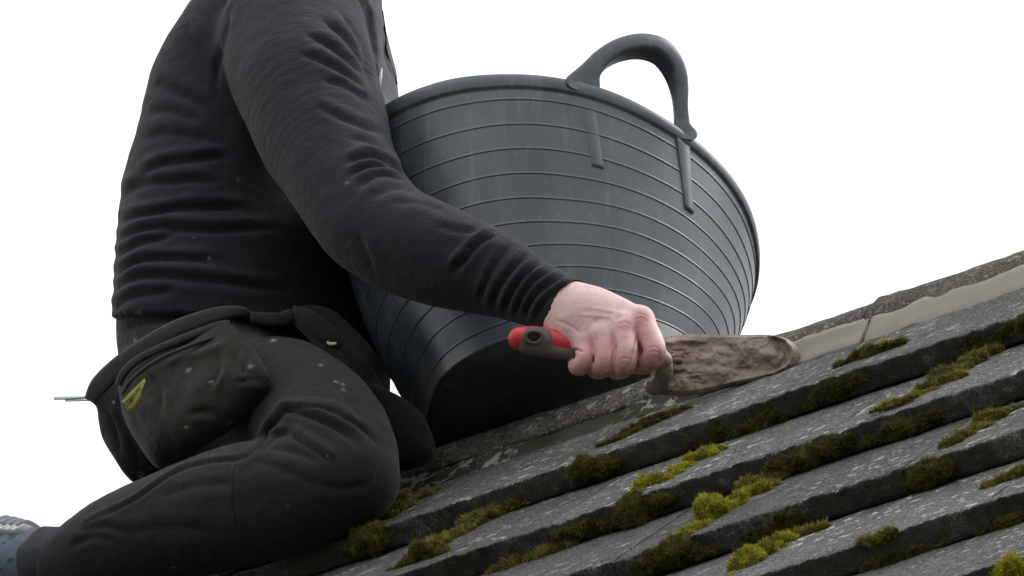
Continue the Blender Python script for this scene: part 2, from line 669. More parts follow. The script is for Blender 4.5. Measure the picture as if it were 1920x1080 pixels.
BT = math.radians(42.0)
DN = math.cos(BT) * N - math.sin(BT) * Z       # down the near tiles
NT = math.sin(BT) * N + math.cos(BT) * Z       # out of the near tiles
GAUGE, TT, L0 = 0.204, 0.028, 0.211
B0, H0 = 0.112, -0.1015
TW = 0.328
def lip0(k):
    """(b,h) of the front edge of course k (k = 0 is the course under the ridge)"""
    p = L(0, B0, H0) + L0 * DN
    for _ in range(k):
        p = p - TT * NT + GAUGE * DN
    return p

def roof_hit(px, py):
    """where the ray of a photograph pixel first meets the near roof"""
    d = ray(px, py)
    best = None
    for k in range(8):
        lp = lip0(k)
        t = ((lp - CAM) @ NT) / (d @ NT)
        q = CAM + t * d
        u = (lp - q) @ DN
        if -0.001 <= u <= GAUGE + 0.01 and (best is None or t < best[0]):
            best = (t, q, NT, k, 'tread')
        t = ((lp - CAM) @ DN) / (d @ DN)
        q = CAM + t * d
        u = (lp - q) @ NT
        if -0.001 <= u <= TT and (best is None or t < best[0]):
            best = (t, q, DN, k, 'riser')
    return best

base_h = ORG[2]
house = empty('house', V(ORG[0], ORG[1], 0))
props(house, 'tiled house roof with mossy grey concrete courses and a mortared ridge', 'house')
wall_mat = Mat('render')
p_ = wall_mat.pos()
wall_mat = wall_mat.fin(wall_mat.mix(wall_mat.noise(p_, 2.5, 5), (0.42, 0.40, 0.36), (0.52, 0.50, 0.46)), 0.95, wall_mat.bump(wall_mat.noise(p_, 140, 3), 0.4, 0.004))
NC = 12                                        # courses down to the eaves
eb, eh = toL(lip0(NC - 1))[1:]
def prism(name, prof, a0, a1, mat, parent):
    n = len(prof)
    vs = [L(a0, b, h) for b, h in prof] + [L(a1, b, h) for b, h in prof]
    fs = [(i, (i + 1) % n, n + (i + 1) % n, n + i) for i in range(n)] + [tuple(range(n))[::-1], tuple(range(n, 2 * n))]
    o = mesh_obj(name, vs, fs, mat, parent, smooth=False)
    return o
A0, A1 = -4.6, 4.3
wb = eb - 0.30
wall = prism('wall', [(wb, -base_h), (wb, eh - 0.12), (0, -0.30), (-wb, eh - 0.12), (-wb, -base_h)], A0 + 0.15, A1 - 0.15, wall_mat, house)
timber = Mat('timber').fin((0.10, 0.075, 0.05), 0.8)
roof = prism('roof', [(0, -0.135), (eb - 0.02, eh - 0.045), (eb - 0.02, eh - 0.16), (0, -0.25), (-(eb - 0.02), eh - 0.16), (-(eb - 0.02), eh - 0.045)], A0, A1, timber, house)

def tile_mesh(seed, w=TW - 0.0010, ln=GAUGE + 0.055, t=TT - 0.0012, nx=96):
    """a flat interlocking tile: x along the course, y up the slope from the front lip, z out of the slope"""
    prof = [(0.05, -t), (0.002, -t), (0.0004, -t + 0.002)]
    prof += [(0.0 , -t + (t - 0.0025) * q) for q in (0.25, 0.5, 0.75, 1.0)]
    prof += [(0.0005, -0.0009), (0.0018, -0.0001), (0.010, 0), (0.022, 0), (0.045, 0), (0.08, 0), (0.12, 0), (0.17, 0), (ln, 0), (ln, -t)]
    n = len(prof)
    xs = np.linspace(-w / 2, w / 2, nx)
    xs[1], xs[-2] = xs[0] + 0.0016, xs[-1] - 0.0016
    vs = np.array([[x, y, z] for x in xs for y, z in prof])
    q = vs + seed * 3.7
    edge = np.exp(-np.abs(vs[:, 1]) / 0.006)
    vs[:, 2] += (0.0007 * fbm(q, 34, seed, 3) + 0.0014 * edge * fbm(q * V(1, 0.4, 0.4), 110, seed + 5, 3)) * (vs[:, 2] > -t * 0.98)
    vs[:, 1] += 0.0018 * edge * fbm(q * V(1, 1, 1), 90, seed + 9, 4) + 0.0006 * edge * noise(q, 11, seed + 2)
    r = random.Random(seed)
    for _ in range(4):                          # chipped places along the lip
        cx, cw, cd = r.uniform(-w / 2, w / 2), r.uniform(0.003, 0.010), r.uniform(0.001, 0.0030)
        e = np.exp(-((vs[:, 0] - cx) / cw) ** 2) * np.exp(-np.abs(vs[:, 1]) / 0.006) * (vs[:, 2] > -0.012)
        vs[:, 1] += e * cd
        vs[:, 2] -= e * cd * 0.6
    end = (np.arange(len(vs)) // n)
    vs[(end == 0) | (end == nx - 1), 2] -= 0.0005
    fs = [(i * n + j, i * n + (j + 1) % n, (i + 1) * n + (j + 1) % n, (i + 1) * n + j) for i in range(nx - 1) for j in range(n)]
    fs += [tuple(range(n))[::-1], tuple(range((nx - 1) * n, nx * n))]
    me = bpy.data.meshes.new('roof_tile')
    me.from_pydata(vs.tolist(), [], [f[::-1] for f in fs])
    me.update()
    me.polygons.foreach_set('use_smooth', [len(f) == 4 for f in fs])
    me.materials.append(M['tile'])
    return me

TILES = [tile_mesh(s) for s in range(7)]
TROT = Matrix((tuple(R), tuple(-DN), tuple(NT))).transposed().to_euler()
TA0, TA1 = -1.45, 1.25
r = random.Random(4)
for k in range(6):
    lp = lip0(k)
    j = 0
    a = TA0 - (k % 2) * TW / 2 + 0.07
    while a < TA1:
        o = bpy.data.objects.new('roof_tile', TILES[r.randrange(7)])
        COL.objects.link(o)
        o.location = tuple(lp + a * R + r.uniform(-0.0012, 0.0012) * DN + r.uniform(-0.0008, 0.0004) * NT)
        o.rotation_euler = TROT
        o.rotation_euler.rotate_axis('Z', r.uniform(-0.0028, 0.0028))
        attach(o, roof)
        a += TW
ROW_END = a - TW / 2
# the rest of both slopes, beyond what shows piece by piece
vs, fs = [], []
def strip(a0, a1, lp, dn, nt):
    i = len(vs)
    for a in (a0, a1):
        for u, w in ((0, 0), (0, -TT + 0.001), (-GAUGE - 0.05, -TT + 0.001), (-GAUGE - 0.05, 0)):
            vs.append(lp + a * R + u * dn + w * nt)
    fs.extend([tuple(i + x for x in f) for f in ((0, 1, 2, 3), (7, 6, 5, 4), (0, 4, 5, 1), (1, 5, 6, 2), (2, 6, 7, 3), (3, 7, 4, 0))])
mir = lambda v: v - 2 * (v @ N) * N
for k in range(NC):
    lp = lip0(k)
    lm = ORG + mir(lp - ORG)
    if k < 6:
        strip(A0, TA0 - (k % 2) * TW / 2 + 0.07 - TW / 2, lp, DN, NT)
        strip(TA0 - (k % 2) * TW / 2 + 0.07 - TW / 2 + TW * math.ceil((TA1 - (TA0 - (k % 2) * TW / 2 + 0.07)) / TW), A1, lp, DN, NT)
    else:
        a = A0
        while a < A1 - 0.01:
            strip(a, min(a + TW - 0.003, A1), lp, DN, NT)
            a += TW
    a = A0
    while a < A1 - 0.01:
        strip(a, min(a + TW - 0.003, A1), lm, mir(DN), mir(NT))
        a += TW
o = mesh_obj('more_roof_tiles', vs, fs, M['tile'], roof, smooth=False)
o['kind'] = 'stuff'

def ridge_mesh(seed, ln=0.446, n=26, nx=36):
    al = np.radians(np.linspace(-74, 74, n))
    xs = np.linspace(0, ln, nx)
    vs = []
    for sgn, th in ((1, 0.0), (-1, 0.016)):
        for x in xs:
            for q in al:
                col = 0.0018 * (1 / (1 + math.exp((x - 0.034) / 0.0025)))
                rr = RR - th + (col if sgn > 0 else 0)
                vs.append((x, rr * math.sin(q), rr * math.cos(q) - RR))
    vs = np.array(vs)
    rad = vs.copy(); rad[:, 0] = 0; rad[:, 2] += RR
    rad /= np.linalg.norm(rad, axis=1, keepdims=True)
    q = vs + seed * 5.3
    vs += rad * (0.0005 * fbm(q, 26, seed, 3) + 0.0012 * fbm(q, 120, seed + 4, 3))[:, None]
    vs[:, 0] += 0.0015 * noise(q, 60, seed + 8)
    h = n * nx
    fs = []
    for i in range(nx - 1):
        for j in range(n - 1):
            fs.append((i * n + j, i * n + j + 1, (i + 1) * n + j + 1, (i + 1) * n + j))
            fs.append(tuple(h + x for x in fs[-1][::-1]))
        for j in (0, n - 1):
            f = (i * n + j, (i + 1) * n + j, h + (i + 1) * n + j, h + i * n + j)
            fs.append(f if j == 0 else f[::-1])
    for j in range(n - 1):
        f = (j, h + j, h + j + 1, j + 1)
        fs.append(f)
        e = (nx - 1) * n
        fs.append(tuple(e + x for x in f[::-1]))
    me = bpy.data.meshes.new('ridge_tile')
    me.from_pydata(vs.tolist(), [], [f[::-1] for f in fs])
    me.update()
    me.polygons.foreach_set('use_smooth', [True] * len(fs))
    me.materials.append(M['ridge'])
    return me
RIDGES = [ridge_mesh(s) for s in range(3)]
RROT = Matrix((tuple(R), tuple(N), tuple(Z))).transposed().to_euler()
aj = 0.462 - 0.45 * 11
i = 0
while aj < A1 - 0.3:
    o = bpy.data.objects.new('ridge_tile', RIDGES[i % 3])
    COL.objects.link(o)
    o.location = tuple(L(aj, 0, r.uniform(-0.001, 0.0015)))
    o.rotation_euler = RROT
    attach(o, roof)
    aj += 0.45
    i += 1

def bed(name, a0, a1, mat, seed, bulge, rough, side=1, step=0.004):
    """mortar packed between the ridge tile's edge and the course below"""
    prof = [(0.070, -0.060), (0.0905, -0.0585), (0.0945, -0.0660), (0.0985, -0.0740), (0.1020, -0.0815), (0.1055, -0.0885), (0.1090, -0.0950), (0.1140, -0.1030), (0.1160, -0.1075), (0.070, -0.110)]
    n = len(prof)
    xs = np.arange(a0, a1 + step / 2, step)
    w = V(0, 0.2, 0.9, 1, 1, 1, 0.9, 0.5, 0.2, 0)
    loc = np.array([[x, b, h] for x in xs for b, h in prof])
    ww = np.tile(w, len(xs))
    q = loc + seed
    d = bulge * ww + rough * ww * fbm(q, 28, seed, 4)
    d += 0.0016 * ww * noise(q * V(1, 3, 3), 9, seed + 3)
    # ragged lower and upper lines
    rag = np.tile(V(0, 1, 0.4, 0, 0, 0, 0.4, 1, 1, 0), len(xs))
    loc[:, 1] += d * 0.85
    loc[:, 2] += d * 0.45 + rag * 0.004 * fbm(q * V(1, 0.05, 0.05), 40, seed + 7, 3)
    if side < 0:
        loc[:, 1] *= -1
    vs = ORG + loc[:, :1] * R + loc[:, 1:2] * N + loc[:, 2:] * Z
    fs = [(i * n + j, i * n + (j + 1) % n, (i + 1) * n + (j + 1) % n, (i + 1) * n + j) for i in range(len(xs) - 1) for j in range(n)]
    fs += [tuple(range(n))[::-1], tuple(range((len(xs) - 1) * n, len(xs) * n))]
    if side > 0:
        fs = [f[::-1] for f in fs]
    return mesh_obj(name, vs, fs, mat, roof)
props(bed('mortar_bed', 0.36, 0.470, M['mortar'], 1, 0.0030, 0.0008), 'fresh smooth beige mortar bed under the ridge tile')
props(bed('mortar_bed', 0.4725, 1.6, M['mortar'], 2, 0.0036, 0.0007), 'fresh smooth beige mortar bed under the ridge tile')
bed('old_mortar_bed', -3.0, 0.358, M['oldmortar'], 3, -0.001, 0.0035)
bed('old_mortar_bed', -3.0, 3.0, M['oldmortar'], 4, 0.0, 0.003, side=-1, step=0.05)

# ------------------------------------------------------------------ flexible tub on the ridge
def tub_level(t):
    u = min(t, 1.0)
    cx = 1021.5 + 19.9 * u + 8.0 * u * u + 25 * (t - u)
    cy = 427.4 + 344.4 * u - 29.4 * u * u + 250 * (t - u)
    a = 409.3 - 94.6 * u - 31.4 * u * u - 90 * (t - u)
    rho = 0.6647 - 0.0962 * u
    tau = 0.2508 - 0.4121 * u
    c = P(cx, cy, -0.040 * (1 - t))
    dep = (c - CAM) @ FWD
    rad = a * dep / FPX
    ep = math.asin(rho)
    maj = math.cos(tau) * RGT - math.sin(tau) * UPV
    mnr = math.sin(tau) * RGT + math.cos(tau) * UPV
    w = -math.sin(ep) * mnr + math.cos(ep) * FWD
    nv = math.cos(ep) * mnr + math.sin(ep) * FWD
    return c, rad, maj, w, nv

def dent(t, psi):
    """the soft wall is pressed in low down on the worker's side"""
    return -0.013 * np.exp(-((np.mod(psi, 2 * math.pi) - math.pi - 0.15) / 0.55) ** 2) * np.exp(-((t - 0.92) / 0.30) ** 2)

def tub_pt(t, psi, dr=0.0, up=0.0):
    c, rad, mj, w, nv = tub_level(t)
    rad = rad + dent(t, psi)
    return c + (rad + dr) * (math.cos(psi) * mj + math.sin(psi) * w) + up * nv

tub = empty('tub', tub_level(1.12)[0])
props(tub, 'large black flexible rubber tub standing on the roof ridge', 'tub')
prof = []                                       # (t, radial offset) outside, top to bottom
prof += [(0.002, -0.004), (0.002, 0.0005), (0.008, 0.0018), (0.026, 0.0020), (0.048, 0.0016), (0.053, 0.0008), (0.055, -0.0016)]
rings = [(k + 1) / 10 for k in range(10)]
lo = 0.058
for tk in rings + [1.10]:
    w0, w1 = -0.0014, -0.0012                    # a smooth wall with thin moulded lines
    prof += [(lo + (tk - lo) * q, w0) for q in (0.12, 0.5)]
    prof += [(tk - 0.012, w1), (tk - 0.0055, w1), (tk - 0.0042, -0.0010), (tk - 0.0030, -0.0006), (tk + 0.0004, -0.0006), (tk + 0.0011, -0.0016), (tk + 0.0026, -0.0015), (tk + 0.0060, w0)]
    lo = tk + 0.006
prof += [(1.106, -0.0035), (1.114, -0.0075), (1.120, -0.013), (1.124, -0.020), (1.126, -0.032), (1.126, -0.06), (1.126, -0.11)]
inner = [(1.105, -0.11), (1.105, -0.02), (1.09, -0.010)] + [(t, -0.0065) for t in np.linspace(1.0, 0.08, 10)] + [(0.05, -0.005), (0.006, -0.005)]
allp = prof + inner
NP = 220
psis = np.linspace(0, 2 * math.pi, NP, endpoint=False)
co = []
for t, dr in allp:
    c, rad, mj, w, nv = tub_level(t)
    wob = 0.0012 * np.sin(3 * psis + 2 * t) + 0.0008 * np.sin(7 * psis + 5 * t)
    co.append(c + (rad + dr + wob + dent(t, psis))[:, None] * (np.cos(psis)[:, None] * mj + np.sin(psis)[:, None] * w))
nl = len(allp)
co = np.vstack(co)
co = co + 0.0009 * noise(co, 18, 3)[:, None] * (nrm(tub_level(0.5)[3]))
q4 = np.array([(i * NP + j, ((i + 1) % nl) * NP + j, ((i + 1) % nl) * NP + (j + 1) % NP, i * NP + (j + 1) % NP) for i in range(nl) for j in range(NP) if i != len(prof) - 1 and i != nl - 1])
q4 = np.vstack([q4, [((nl - 1) * NP + j, j, (j + 1) % NP, (nl - 1) * NP + (j + 1) % NP) for j in range(NP)]])
bi, ii = len(prof) - 1, len(prof)
co = np.vstack([co, tub_level(1.12)[0], tub_level(1.105)[0]])
nvv = len(co)
cap = [(bi * NP + j, nvv - 2, nvv - 2, bi * NP + (j + 1) % NP) for j in range(NP)]
faces = [tuple(f) for f in q4] + [(bi * NP + j, nvv - 2, bi * NP + (j + 1) % NP) for j in range(NP)] + [(ii * NP + (j + 1) % NP, nvv - 1, ii * NP + j) for j in range(NP)]
tb = mesh_obj('tub_body', co, faces, M['tub'], tub)
mud = paint(co, q4, [(862, 176, 8, 22, 0), (830, 690, 50, 16, -30), (870, 672, 36, 9, -8), (800, 730, 22, 30, 0), (738, 218, 16, 14, 0), (780, 205, 10, 7, 0), (1036, 330, 5, 7, 0), (942, 337, 5, 7, 0), (1132, 552, 16, 6, 20), (1115, 545, 6, 5, 0), (1330, 420, 4, 12, 10), (1255, 300, 4, 6, 0), (1180, 318, 6, 3, 0), (985, 560, 6, 8, 0), (1345, 470, 5, 14, 12)], hard=2.0) * 0.7
mud[co[:, 0] * 0 + np.arange(len(co)) >= (len(prof) - 6) * NP] = 0.25
attr(tb, 'mud', mud)

def grid_obj(name, rows, mat, parent, closed=True):
    """loft rows of points (each row a closed loop) into a capped tube"""
    rows = np.array(rows)
    n, k = rows.shape[:2]
    vs = rows.reshape(-1, 3)
    fs = [(i * k + j, i * k + (j + 1) % k, (i + 1) * k + (j + 1) % k, (i + 1) * k + j) for i in range(n - 1) for j in range(k)]
    fs += [tuple(range(k))[::-1], tuple(range((n - 1) * k, n * k))]
    return mesh_obj(name, vs, fs, mat, parent)

def fix_normals(o):
    bm = bmesh.new()
    bm.from_mesh(o.data)
    bmesh.ops.recalc_face_normals(bm, faces=bm.faces)
    bm.to_mesh(o.data)
    bm.free()
    return o

def handle(psi_a, psi_b, path):
    """loop handle: path rows are (along 0..1 between the feet, height m, half width m, half depth m)"""
    fa, fb = tub_pt(0.03, psi_a, -0.0015), tub_pt(0.03, psi_b, -0.0015)
    up = tub_level(0)[4]
    ch = fb - fa
    out = nrm(np.cross(ch, up))
    if out @ (fa + fb - 2 * tub_level(0)[0]) < 0:
        out = -out
    d = spline(np.array(path), 7)
    ctr = [fa + ch * s + up * h for s, h, hw, hd in d]
    rows = []
    for i, (s, h, hw, hd) in enumerate(d):
        tg = nrm(ctr[min(i + 1, len(ctr) - 1)] - ctr[max(i - 1, 0)])
        nn = nrm(np.cross(out, tg))
        sag = 0.25 * ch @ ch * 0
        row = []
        for q in np.linspace(0, 2 * math.pi, 20, endpoint=False):
            cq, sq = math.cos(q), math.sin(q)
            cx = abs(cq) ** 0.45 * np.sign(cq)
            sx = abs(sq) ** 0.45 * np.sign(sq)
            bow = 0.018 * (1 - (2 * s - 1) ** 2) if 0 <= s <= 1 else 0
            row.append(ctr[i] + nn * hw * cx + out * (hd * sx + bow))
        rows.append(row)
    o = fix_normals(grid_obj('handle', rows, M['tub'], tub))
    attr(o, 'mud', np.zeros(len(o.data.vertices)))
    return o

def px_path(psi_a, psi_b, pts):
    """turn pixel outlines of the handle (x, y, half width px, half depth m) into path rows"""
    fa, fb = tub_pt(0.03, psi_a, -0.0015), tub_pt(0.03, psi_b, -0.0015)
    up = tub_level(0)[4]
    nn = np.cross(fb - fa, up)
    out = []
    for x, y, hw, hd in pts:
        d = ray(x, y)
        q = CAM + d * ((fa - CAM) @ nn) / (d @ nn)
        v = q - fa
        A = np.stack([fb - fa, up], 1)
        s, h = np.linalg.lstsq(A, v, rcond=None)[0]
        out.append((s, h, hw / 1740 * 1.0, hd))
    return out
PA, PB = math.radians(-91), math.radians(-61)
hp = px_path(PA, PB, [(1093, 176, 16, .0006), (1092, 167, 37, .0014), (1095, 156, 31, .004), (1103, 140, 21, .008), (1121, 121, 18, .011), (1150, 108, 18, .013), (1190, 105, 19, .014), (1229, 116, 20, .014), (1256, 143, 18, .013), (1269, 174, 14, .011), (1274, 206, 12, .008), (1279, 234, 16, .005), (1285, 250, 26, .0016), (1287, 262, 12, .0006)])
handle(PA, PB, hp)
handle(PA + math.pi, PB + math.pi, hp)

def psi_at(t, x, guess):
    best = min((abs(proj(tub_pt(t, guess + d))[0] - x), guess + d) for d in np.linspace(-0.5, 0.5, 401))
    return best[1]
def tub_strap(x0, x1, guess, turn, w0, w1, t1):
    """flat reinforcing tongue under a handle foot; x0, x1 its pixel columns at top and bottom"""
    rows = []
    for t in np.linspace(0.05, t1, 20):
        f = (t - 0.05) / (t1 - 0.05)
        w = w0 + (w1 - w0) * f
        psi = psi_at(t, x0 + (x1 - x0) * f, guess) + turn
        rows.append([tub_pt(t, psi + x * w, d) for x, d in ((-1, -0.003), (-0.95, -0.0003), (-0.9, 0.0), (0.9, 0.0), (0.95, -0.0003), (1, -0.003))])
    o = fix_normals(grid_obj('strap', rows, M['tub'], tub))
    attr(o, 'mud', np.zeros(len(o.data.vertices)))
for s_ in (0, math.pi):
    tub_strap(1098, 1122, PA, s_, 0.040, 0.030, 0.34)
    tub_strap(1282, 1294, PB, s_, 0.040, 0.030, 0.36)

# ------------------------------------------------------------------ trowel with its load of mortar
def slab(name, u, top, bot, bf, front, back, mat, parent=None, nu=90, nv=36):
    """a plate between two pixel curves; bf(px) gives its distance from the ridge plane, front(u,v)/back its faces"""
    us = np.linspace(0, 1, nu)
    vsn = np.linspace(0, 1, nv)
    tx = spline(np.array(top, float), 8)
    bx = spline(np.array(bot, float), 8)
    def samp(c, q):
        s = np.r_[0, np.cumsum(np.hypot(*np.diff(c, axis=0).T))]
        s /= s[-1]
        return np.stack([np.interp(q, s, c[:, 0]), np.interp(q, s, c[:, 1])], 1)
    tp, bp = samp(tx, us), samp(bx, us)
    F, B = [], []
    for i in range(nu):
        for v in vsn:
            x, y = tp[i] * (1 - v) + bp[i] * v
            q = P(x, y, bf(x, y))
            F.append((q, us[i], v))
    pts = np.array([f[0] for f in F])
    uu = np.array([f[1] for f in F])
    vv = np.array([f[2] for f in F])
    out = -nrm(FWD) * 0.75 + N * 0.5
    out = nrm(out)
    fr = pts + front(uu, vv, pts)[:, None] * out
    bk = pts + back(uu, vv, pts)[:, None] * out
    co = np.vstack([fr, bk])
    n = nu * nv
    fs = []
    for i in range(nu - 1):
        for j in range(nv - 1):
            a = (i * nv + j, (i + 1) * nv + j, (i + 1) * nv + j + 1, i * nv + j + 1)
            fs.append(a)
            fs.append(tuple(n + x for x in a[::-1]))
        for j in (0, nv - 1):
            fs.append((i * nv + j, (i + 1) * nv + j, n + (i + 1) * nv + j, n + i * nv + j))
    for j in range(nv - 1):
        for i in (0, nu - 1):
            fs.append((i * nv + j, i * nv + j + 1, n + i * nv + j + 1, n + i * nv + j))
    o = mesh_obj(name, co, fs, mat, parent)
    return fix_normals(o)

steel = Mat('muddy_steel')
p_ = steel.pos()
steel = steel.fin(steel.mix(steel.ramp(steel.noise(p_, 60, 5), 0.35, 0.7), (0.10, 0.085, 0.07), (0.16, 0.135, 0.11)), 0.6, steel.bump(steel.noise(p_, 160, 4), 0.4, 0.001))
BL = lambda x, y: 0.162 - 0.048 * (x - 1225) / 267.0 - 0.00010 * (y - 685)
trowel = empty('trowel', P(1225, 710, 0.166))
props(trowel, 'pointing trowel with red and grey handle gripped in the hand', 'trowel')
top = [(1236, 640), (1300, 634), (1380, 634), (1440, 638), (1472, 648), (1486, 664)]
bot = [(1216, 728), (1290, 730), (1380, 713), (1440, 700), (1474, 688), (1486, 666)]
slab('blade', None, top, bot, BL, lambda u, v, p: u * 0, lambda u, v, p: u * 0 - 0.002, steel, trowel, 40, 8)

def load_front(u, v, p):
    q = proj(p)
    rt = np.hypot(q[:, 0] - 1440, (q[:, 1] - 667) * 1.25)
    tip = np.where(q[:, 0] > 1440, rt, 0)
    e2 = np.clip(np.minimum(np.minimum(v, 1 - v) * 6, u * 9), 0, 1)
    e2 = np.clip(np.minimum(e2, (60 - tip) / 9), 0, 1)
    rid = 1 - np.abs(fbm(p * V(1, 1, 1.8), 34, 13, 4))
    h = 0.0028 * np.clip(e2 * 3, 0, 1) + 0.0022 * np.sin(np.pi * np.clip(v, 0, 1)) ** 0.6 * e2 + e2 * (0.0030 * fbm(p, 60, 3, 4) + 0.0020 * noise(p * V(1, 1, 2.4), 28, 9) - 0.0034 * np.clip(rid - 0.86, 0, 1) * 7 * np.clip(noise(p, 22, 41) + 0.2, 0, 1))
    h += 0.0075 * np.exp(-((tip - 48) / 5.0) ** 2) * (0.75 + 0.6 * noise(p, 70, 21)) * (e2 > 0)
    h -= 0.0045 * np.exp(-((tip - 36) / 5) ** 2) * (0.6 + 0.8 * noise(p, 50, 22)) * (q[:, 0] > 1455)
    h += 0.0018 * np.exp(-((v - 0.94) / 0.05) ** 2) * (0.5 + 0.9 * noise(p, 55, 31)) * (u > 0.12)
    for (cx, cy, sx, sy, d) in ((1320, 648, 34, 4, -.0045), (1328, 660, 8, 6, -.005), (1255, 645, 22, 5, .004), (1258, 672, 14, 7, .0045), (1290, 640, 30, 4, .003), (1410, 655, 18, 8, .003), (1395, 694, 14, 5, -.003), (1435, 668, 22, 10, .003), (1340, 700, 40, 8, .002), (1262, 683, 20, 3, -.004)):
        h += d * np.exp(-((q[:, 0] - cx) / sx) ** 2 - ((q[:, 1] - cy) / sy) ** 2)
    return np.maximum(h, 0.0005)
top2 = [(1233, 634), (1290, 627), (1380, 628), (1440, 628), (1472, 634), (1490, 646), (1498, 660), (1499, 666)]
bot2 = [(1213, 735), (1285, 741), (1380, 722), (1440, 707), (1472, 700), (1490, 688), (1498, 674), (1499, 668)]
ld = slab('mortar_load', None, top2, bot2, BL, load_front, lambda u, v, p: -0.0045 - 0.004 * np.abs(fbm(p, 40, 8, 2)), M['wet'], None, 170, 70)
props(ld, 'wet brown mortar spread over the trowel blade', 'mortar')

HB = lambda x: 0.288 - 0.080 * (x - 965) / 275.0
m = Mat('red_plastic')
p_ = m.pos()
red = m.fin(m.mix(m.math('MULTIPLY', m.ramp(m.noise(p_, 45, 5, 0.6), 0.5, 0.72), 0.6), (0.56, 0.026, 0.034), (0.28, 0.10, 0.075)), 0.42)
m = Mat('grey_grip')
p_ = m.pos()
grey = m.fin(m.mix(m.noise(p_, 50, 5), (0.075, 0.064, 0.052), (0.125, 0.105, 0.085)), 0.75, m.bump(m.noise(p_, 300, 3), 0.3, 0.0006))
hpts = [(974, 635), (1000, 636), (1030, 640), (1060, 645), (1120, 655), (1180, 664), (1236, 674)]
hr = [0.0122, 0.0138, 0.0136, 0.0128, 0.0135, 0.013, 0.0105]
F_ = Chain([P(x, y, HB(x)) for x, y in hpts], hr)
co_, q_ = solid(F_, 0.003, 1, 0.006)
quick_mesh('handle', co_, q_, red, trowel)
F_ = Chain([P(x, y, HB(x) + 0.001) for x, y in [(994, 637), (1010, 638), (1024, 641)]], [0.0136, 0.0142, 0.0138])
F2_ = Chain([P(x, y, HB(x)) for x, y in [(985, 651), (1005, 652), (1060, 661), (1130, 668)]], [0.0070, 0.0090, 0.0085, 0.0085])
co_, q_ = solid(Union([(F_, 0), (F2_, 0.003)]), 0.002, 1, 0.006)
quick_mesh('grip', co_, q_, grey, trowel)
# hanging hole: a raised eye round a disc coloured dark as the hole's shade
hc = P(1001, 632, HB(1001) + 0.001, 0.0162)
ea, eb_ = nrm(R - (R @ FWD) * FWD), None
vd = nrm(hc - CAM)
ea = nrm(np.cross(vd, Z))
eb_ = np.cross(ea, vd)
rows = []
for a in np.linspace(0, 2 * math.pi, 28, endpoint=False):
    rows.append([hc + (0.0078 + 0.0022 * math.cos(q)) * (math.cos(a) * ea * 1.15 + math.sin(a) * eb_ * 0.8) - vd * 0.0014 * math.sin(q) for q in np.linspace(0, 2 * math.pi, 8, endpoint=False)])
vs = np.array(rows).reshape(-1, 3)
fs = [(i * 8 + j, ((i + 1) % 28) * 8 + j, ((i + 1) % 28) * 8 + (j + 1) % 8, i * 8 + (j + 1) % 8) for i in range(28) for j in range(8)]
fix_normals(mesh_obj('hanging_eye', vs, fs, grey, trowel))
dark = Mat('hole_shade').fin((0.012, 0.008, 0.007), 0.9)
vs = [hc + 0.0058 * (math.cos(a) * ea * 1.2 + math.sin(a) * eb_ * 0.8) - vd * 0.0002 for a in np.linspace(0, 2 * math.pi, 24, endpoint=False)]
vs += [v + vd * 0.004 for v in vs]
mesh_obj('eye_shade_disc', vs, [tuple(range(24))] + [(i, (i + 1) % 24, 24 + (i + 1) % 24, 24 + i) for i in range(24)], dark, trowel, smooth=False)
F_ = Chain([P(1226, 671, HB(1226)), P(1244, 682, 0.204), P(1246, 700, 0.194), P(1238, 716, 0.176), P(1226, 726, 0.160)], [0.0095, 0.0090, 0.0088, 0.0080, 0.0070])
F2_ = Chain([P(1228, 722, .160), P(1250, 716, .156)], [.008, .006])
co_, q_ = solid(Union([(F_, 0), (F2_, .008)]), 0.002, 1, 0.006)
co_ = co_ + vnormals(co_, q_) * (0.0008 * fbm(co_, 120, 4, 3))[:, None]
quick_mesh('neck', co_, q_, M['wet'], trowel)

# ------------------------------------------------------------------ the worker
def mat_cloth(name, base, dust, rib=0.0, specks=0.0, sheen=0.25, weave=900):
    m = Mat(name)
    p = m.pos()
    c = m.mix(m.ramp(m.noise(p, 9, 5, 0.6), 0.3, 0.75), base, tuple(x * 1.45 for x in base))
    c = m.mix(m.math('MULTIPLY', m.ramp(m.noise(p, 26, 6, 0.68), 0.50, 0.78), 0.5), c, dust)
    c = m.mix(m.math('MULTIPLY', m.ramp(m.noise(p, 700, 2), 0.45, 0.75), 0.35), c, tuple(x * 1.9 for x in base))
    if specks:
        s = m.math('MULTIPLY', m.ramp(m.voro(p, 42), 0.085, 0.05), m.ramp(m.noise(p, 15, 2), 0.58, 0.62))
        c = m.mix(m.math('MULTIPLY', s, specks), c, (0.30, 0.31, 0.31))
    c = m.mix(m.attr('panel'), c, (0.11, 0.112, 0.125))
    c = m.mix(m.attr('stain'), c, (0.33, 0.335, 0.34))
    h = m.bump(m.noise(p, weave, 2, 0.6), 0.35, 0.0006)
    h = m.bump(m.noise(p, 60, 5, 0.6), 0.45, 0.003, h)
    h = m.bump(m.noise(m.mapping(p, (1.0, 1.0, 2.2), (0.4, 0.2, 0.5)), 95, 5, 0.6, 0.8), 0.35, 0.0026, h)
    return m.fin(c, 0.92, h, Specular_IOR_Level=0.15, Sheen_Weight=sheen, Sheen_Roughness=0.5)
M['shirt'] = mat_cloth('shirt_cloth', (0.0150, 0.0158, 0.0195), (0.037, 0.037, 0.038), sheen=0.10)
M['trouser'] = mat_cloth('trouser_cloth', (0.0168, 0.0170, 0.0192), (0.042, 0.039, 0.034), specks=0.35, sheen=0.08, weave=520)
M['leather'] = mat_cloth('pouch_cloth', (0.0170, 0.0166, 0.0130), (0.050, 0.046, 0.034), specks=0.35, sheen=0.1, weave=300)
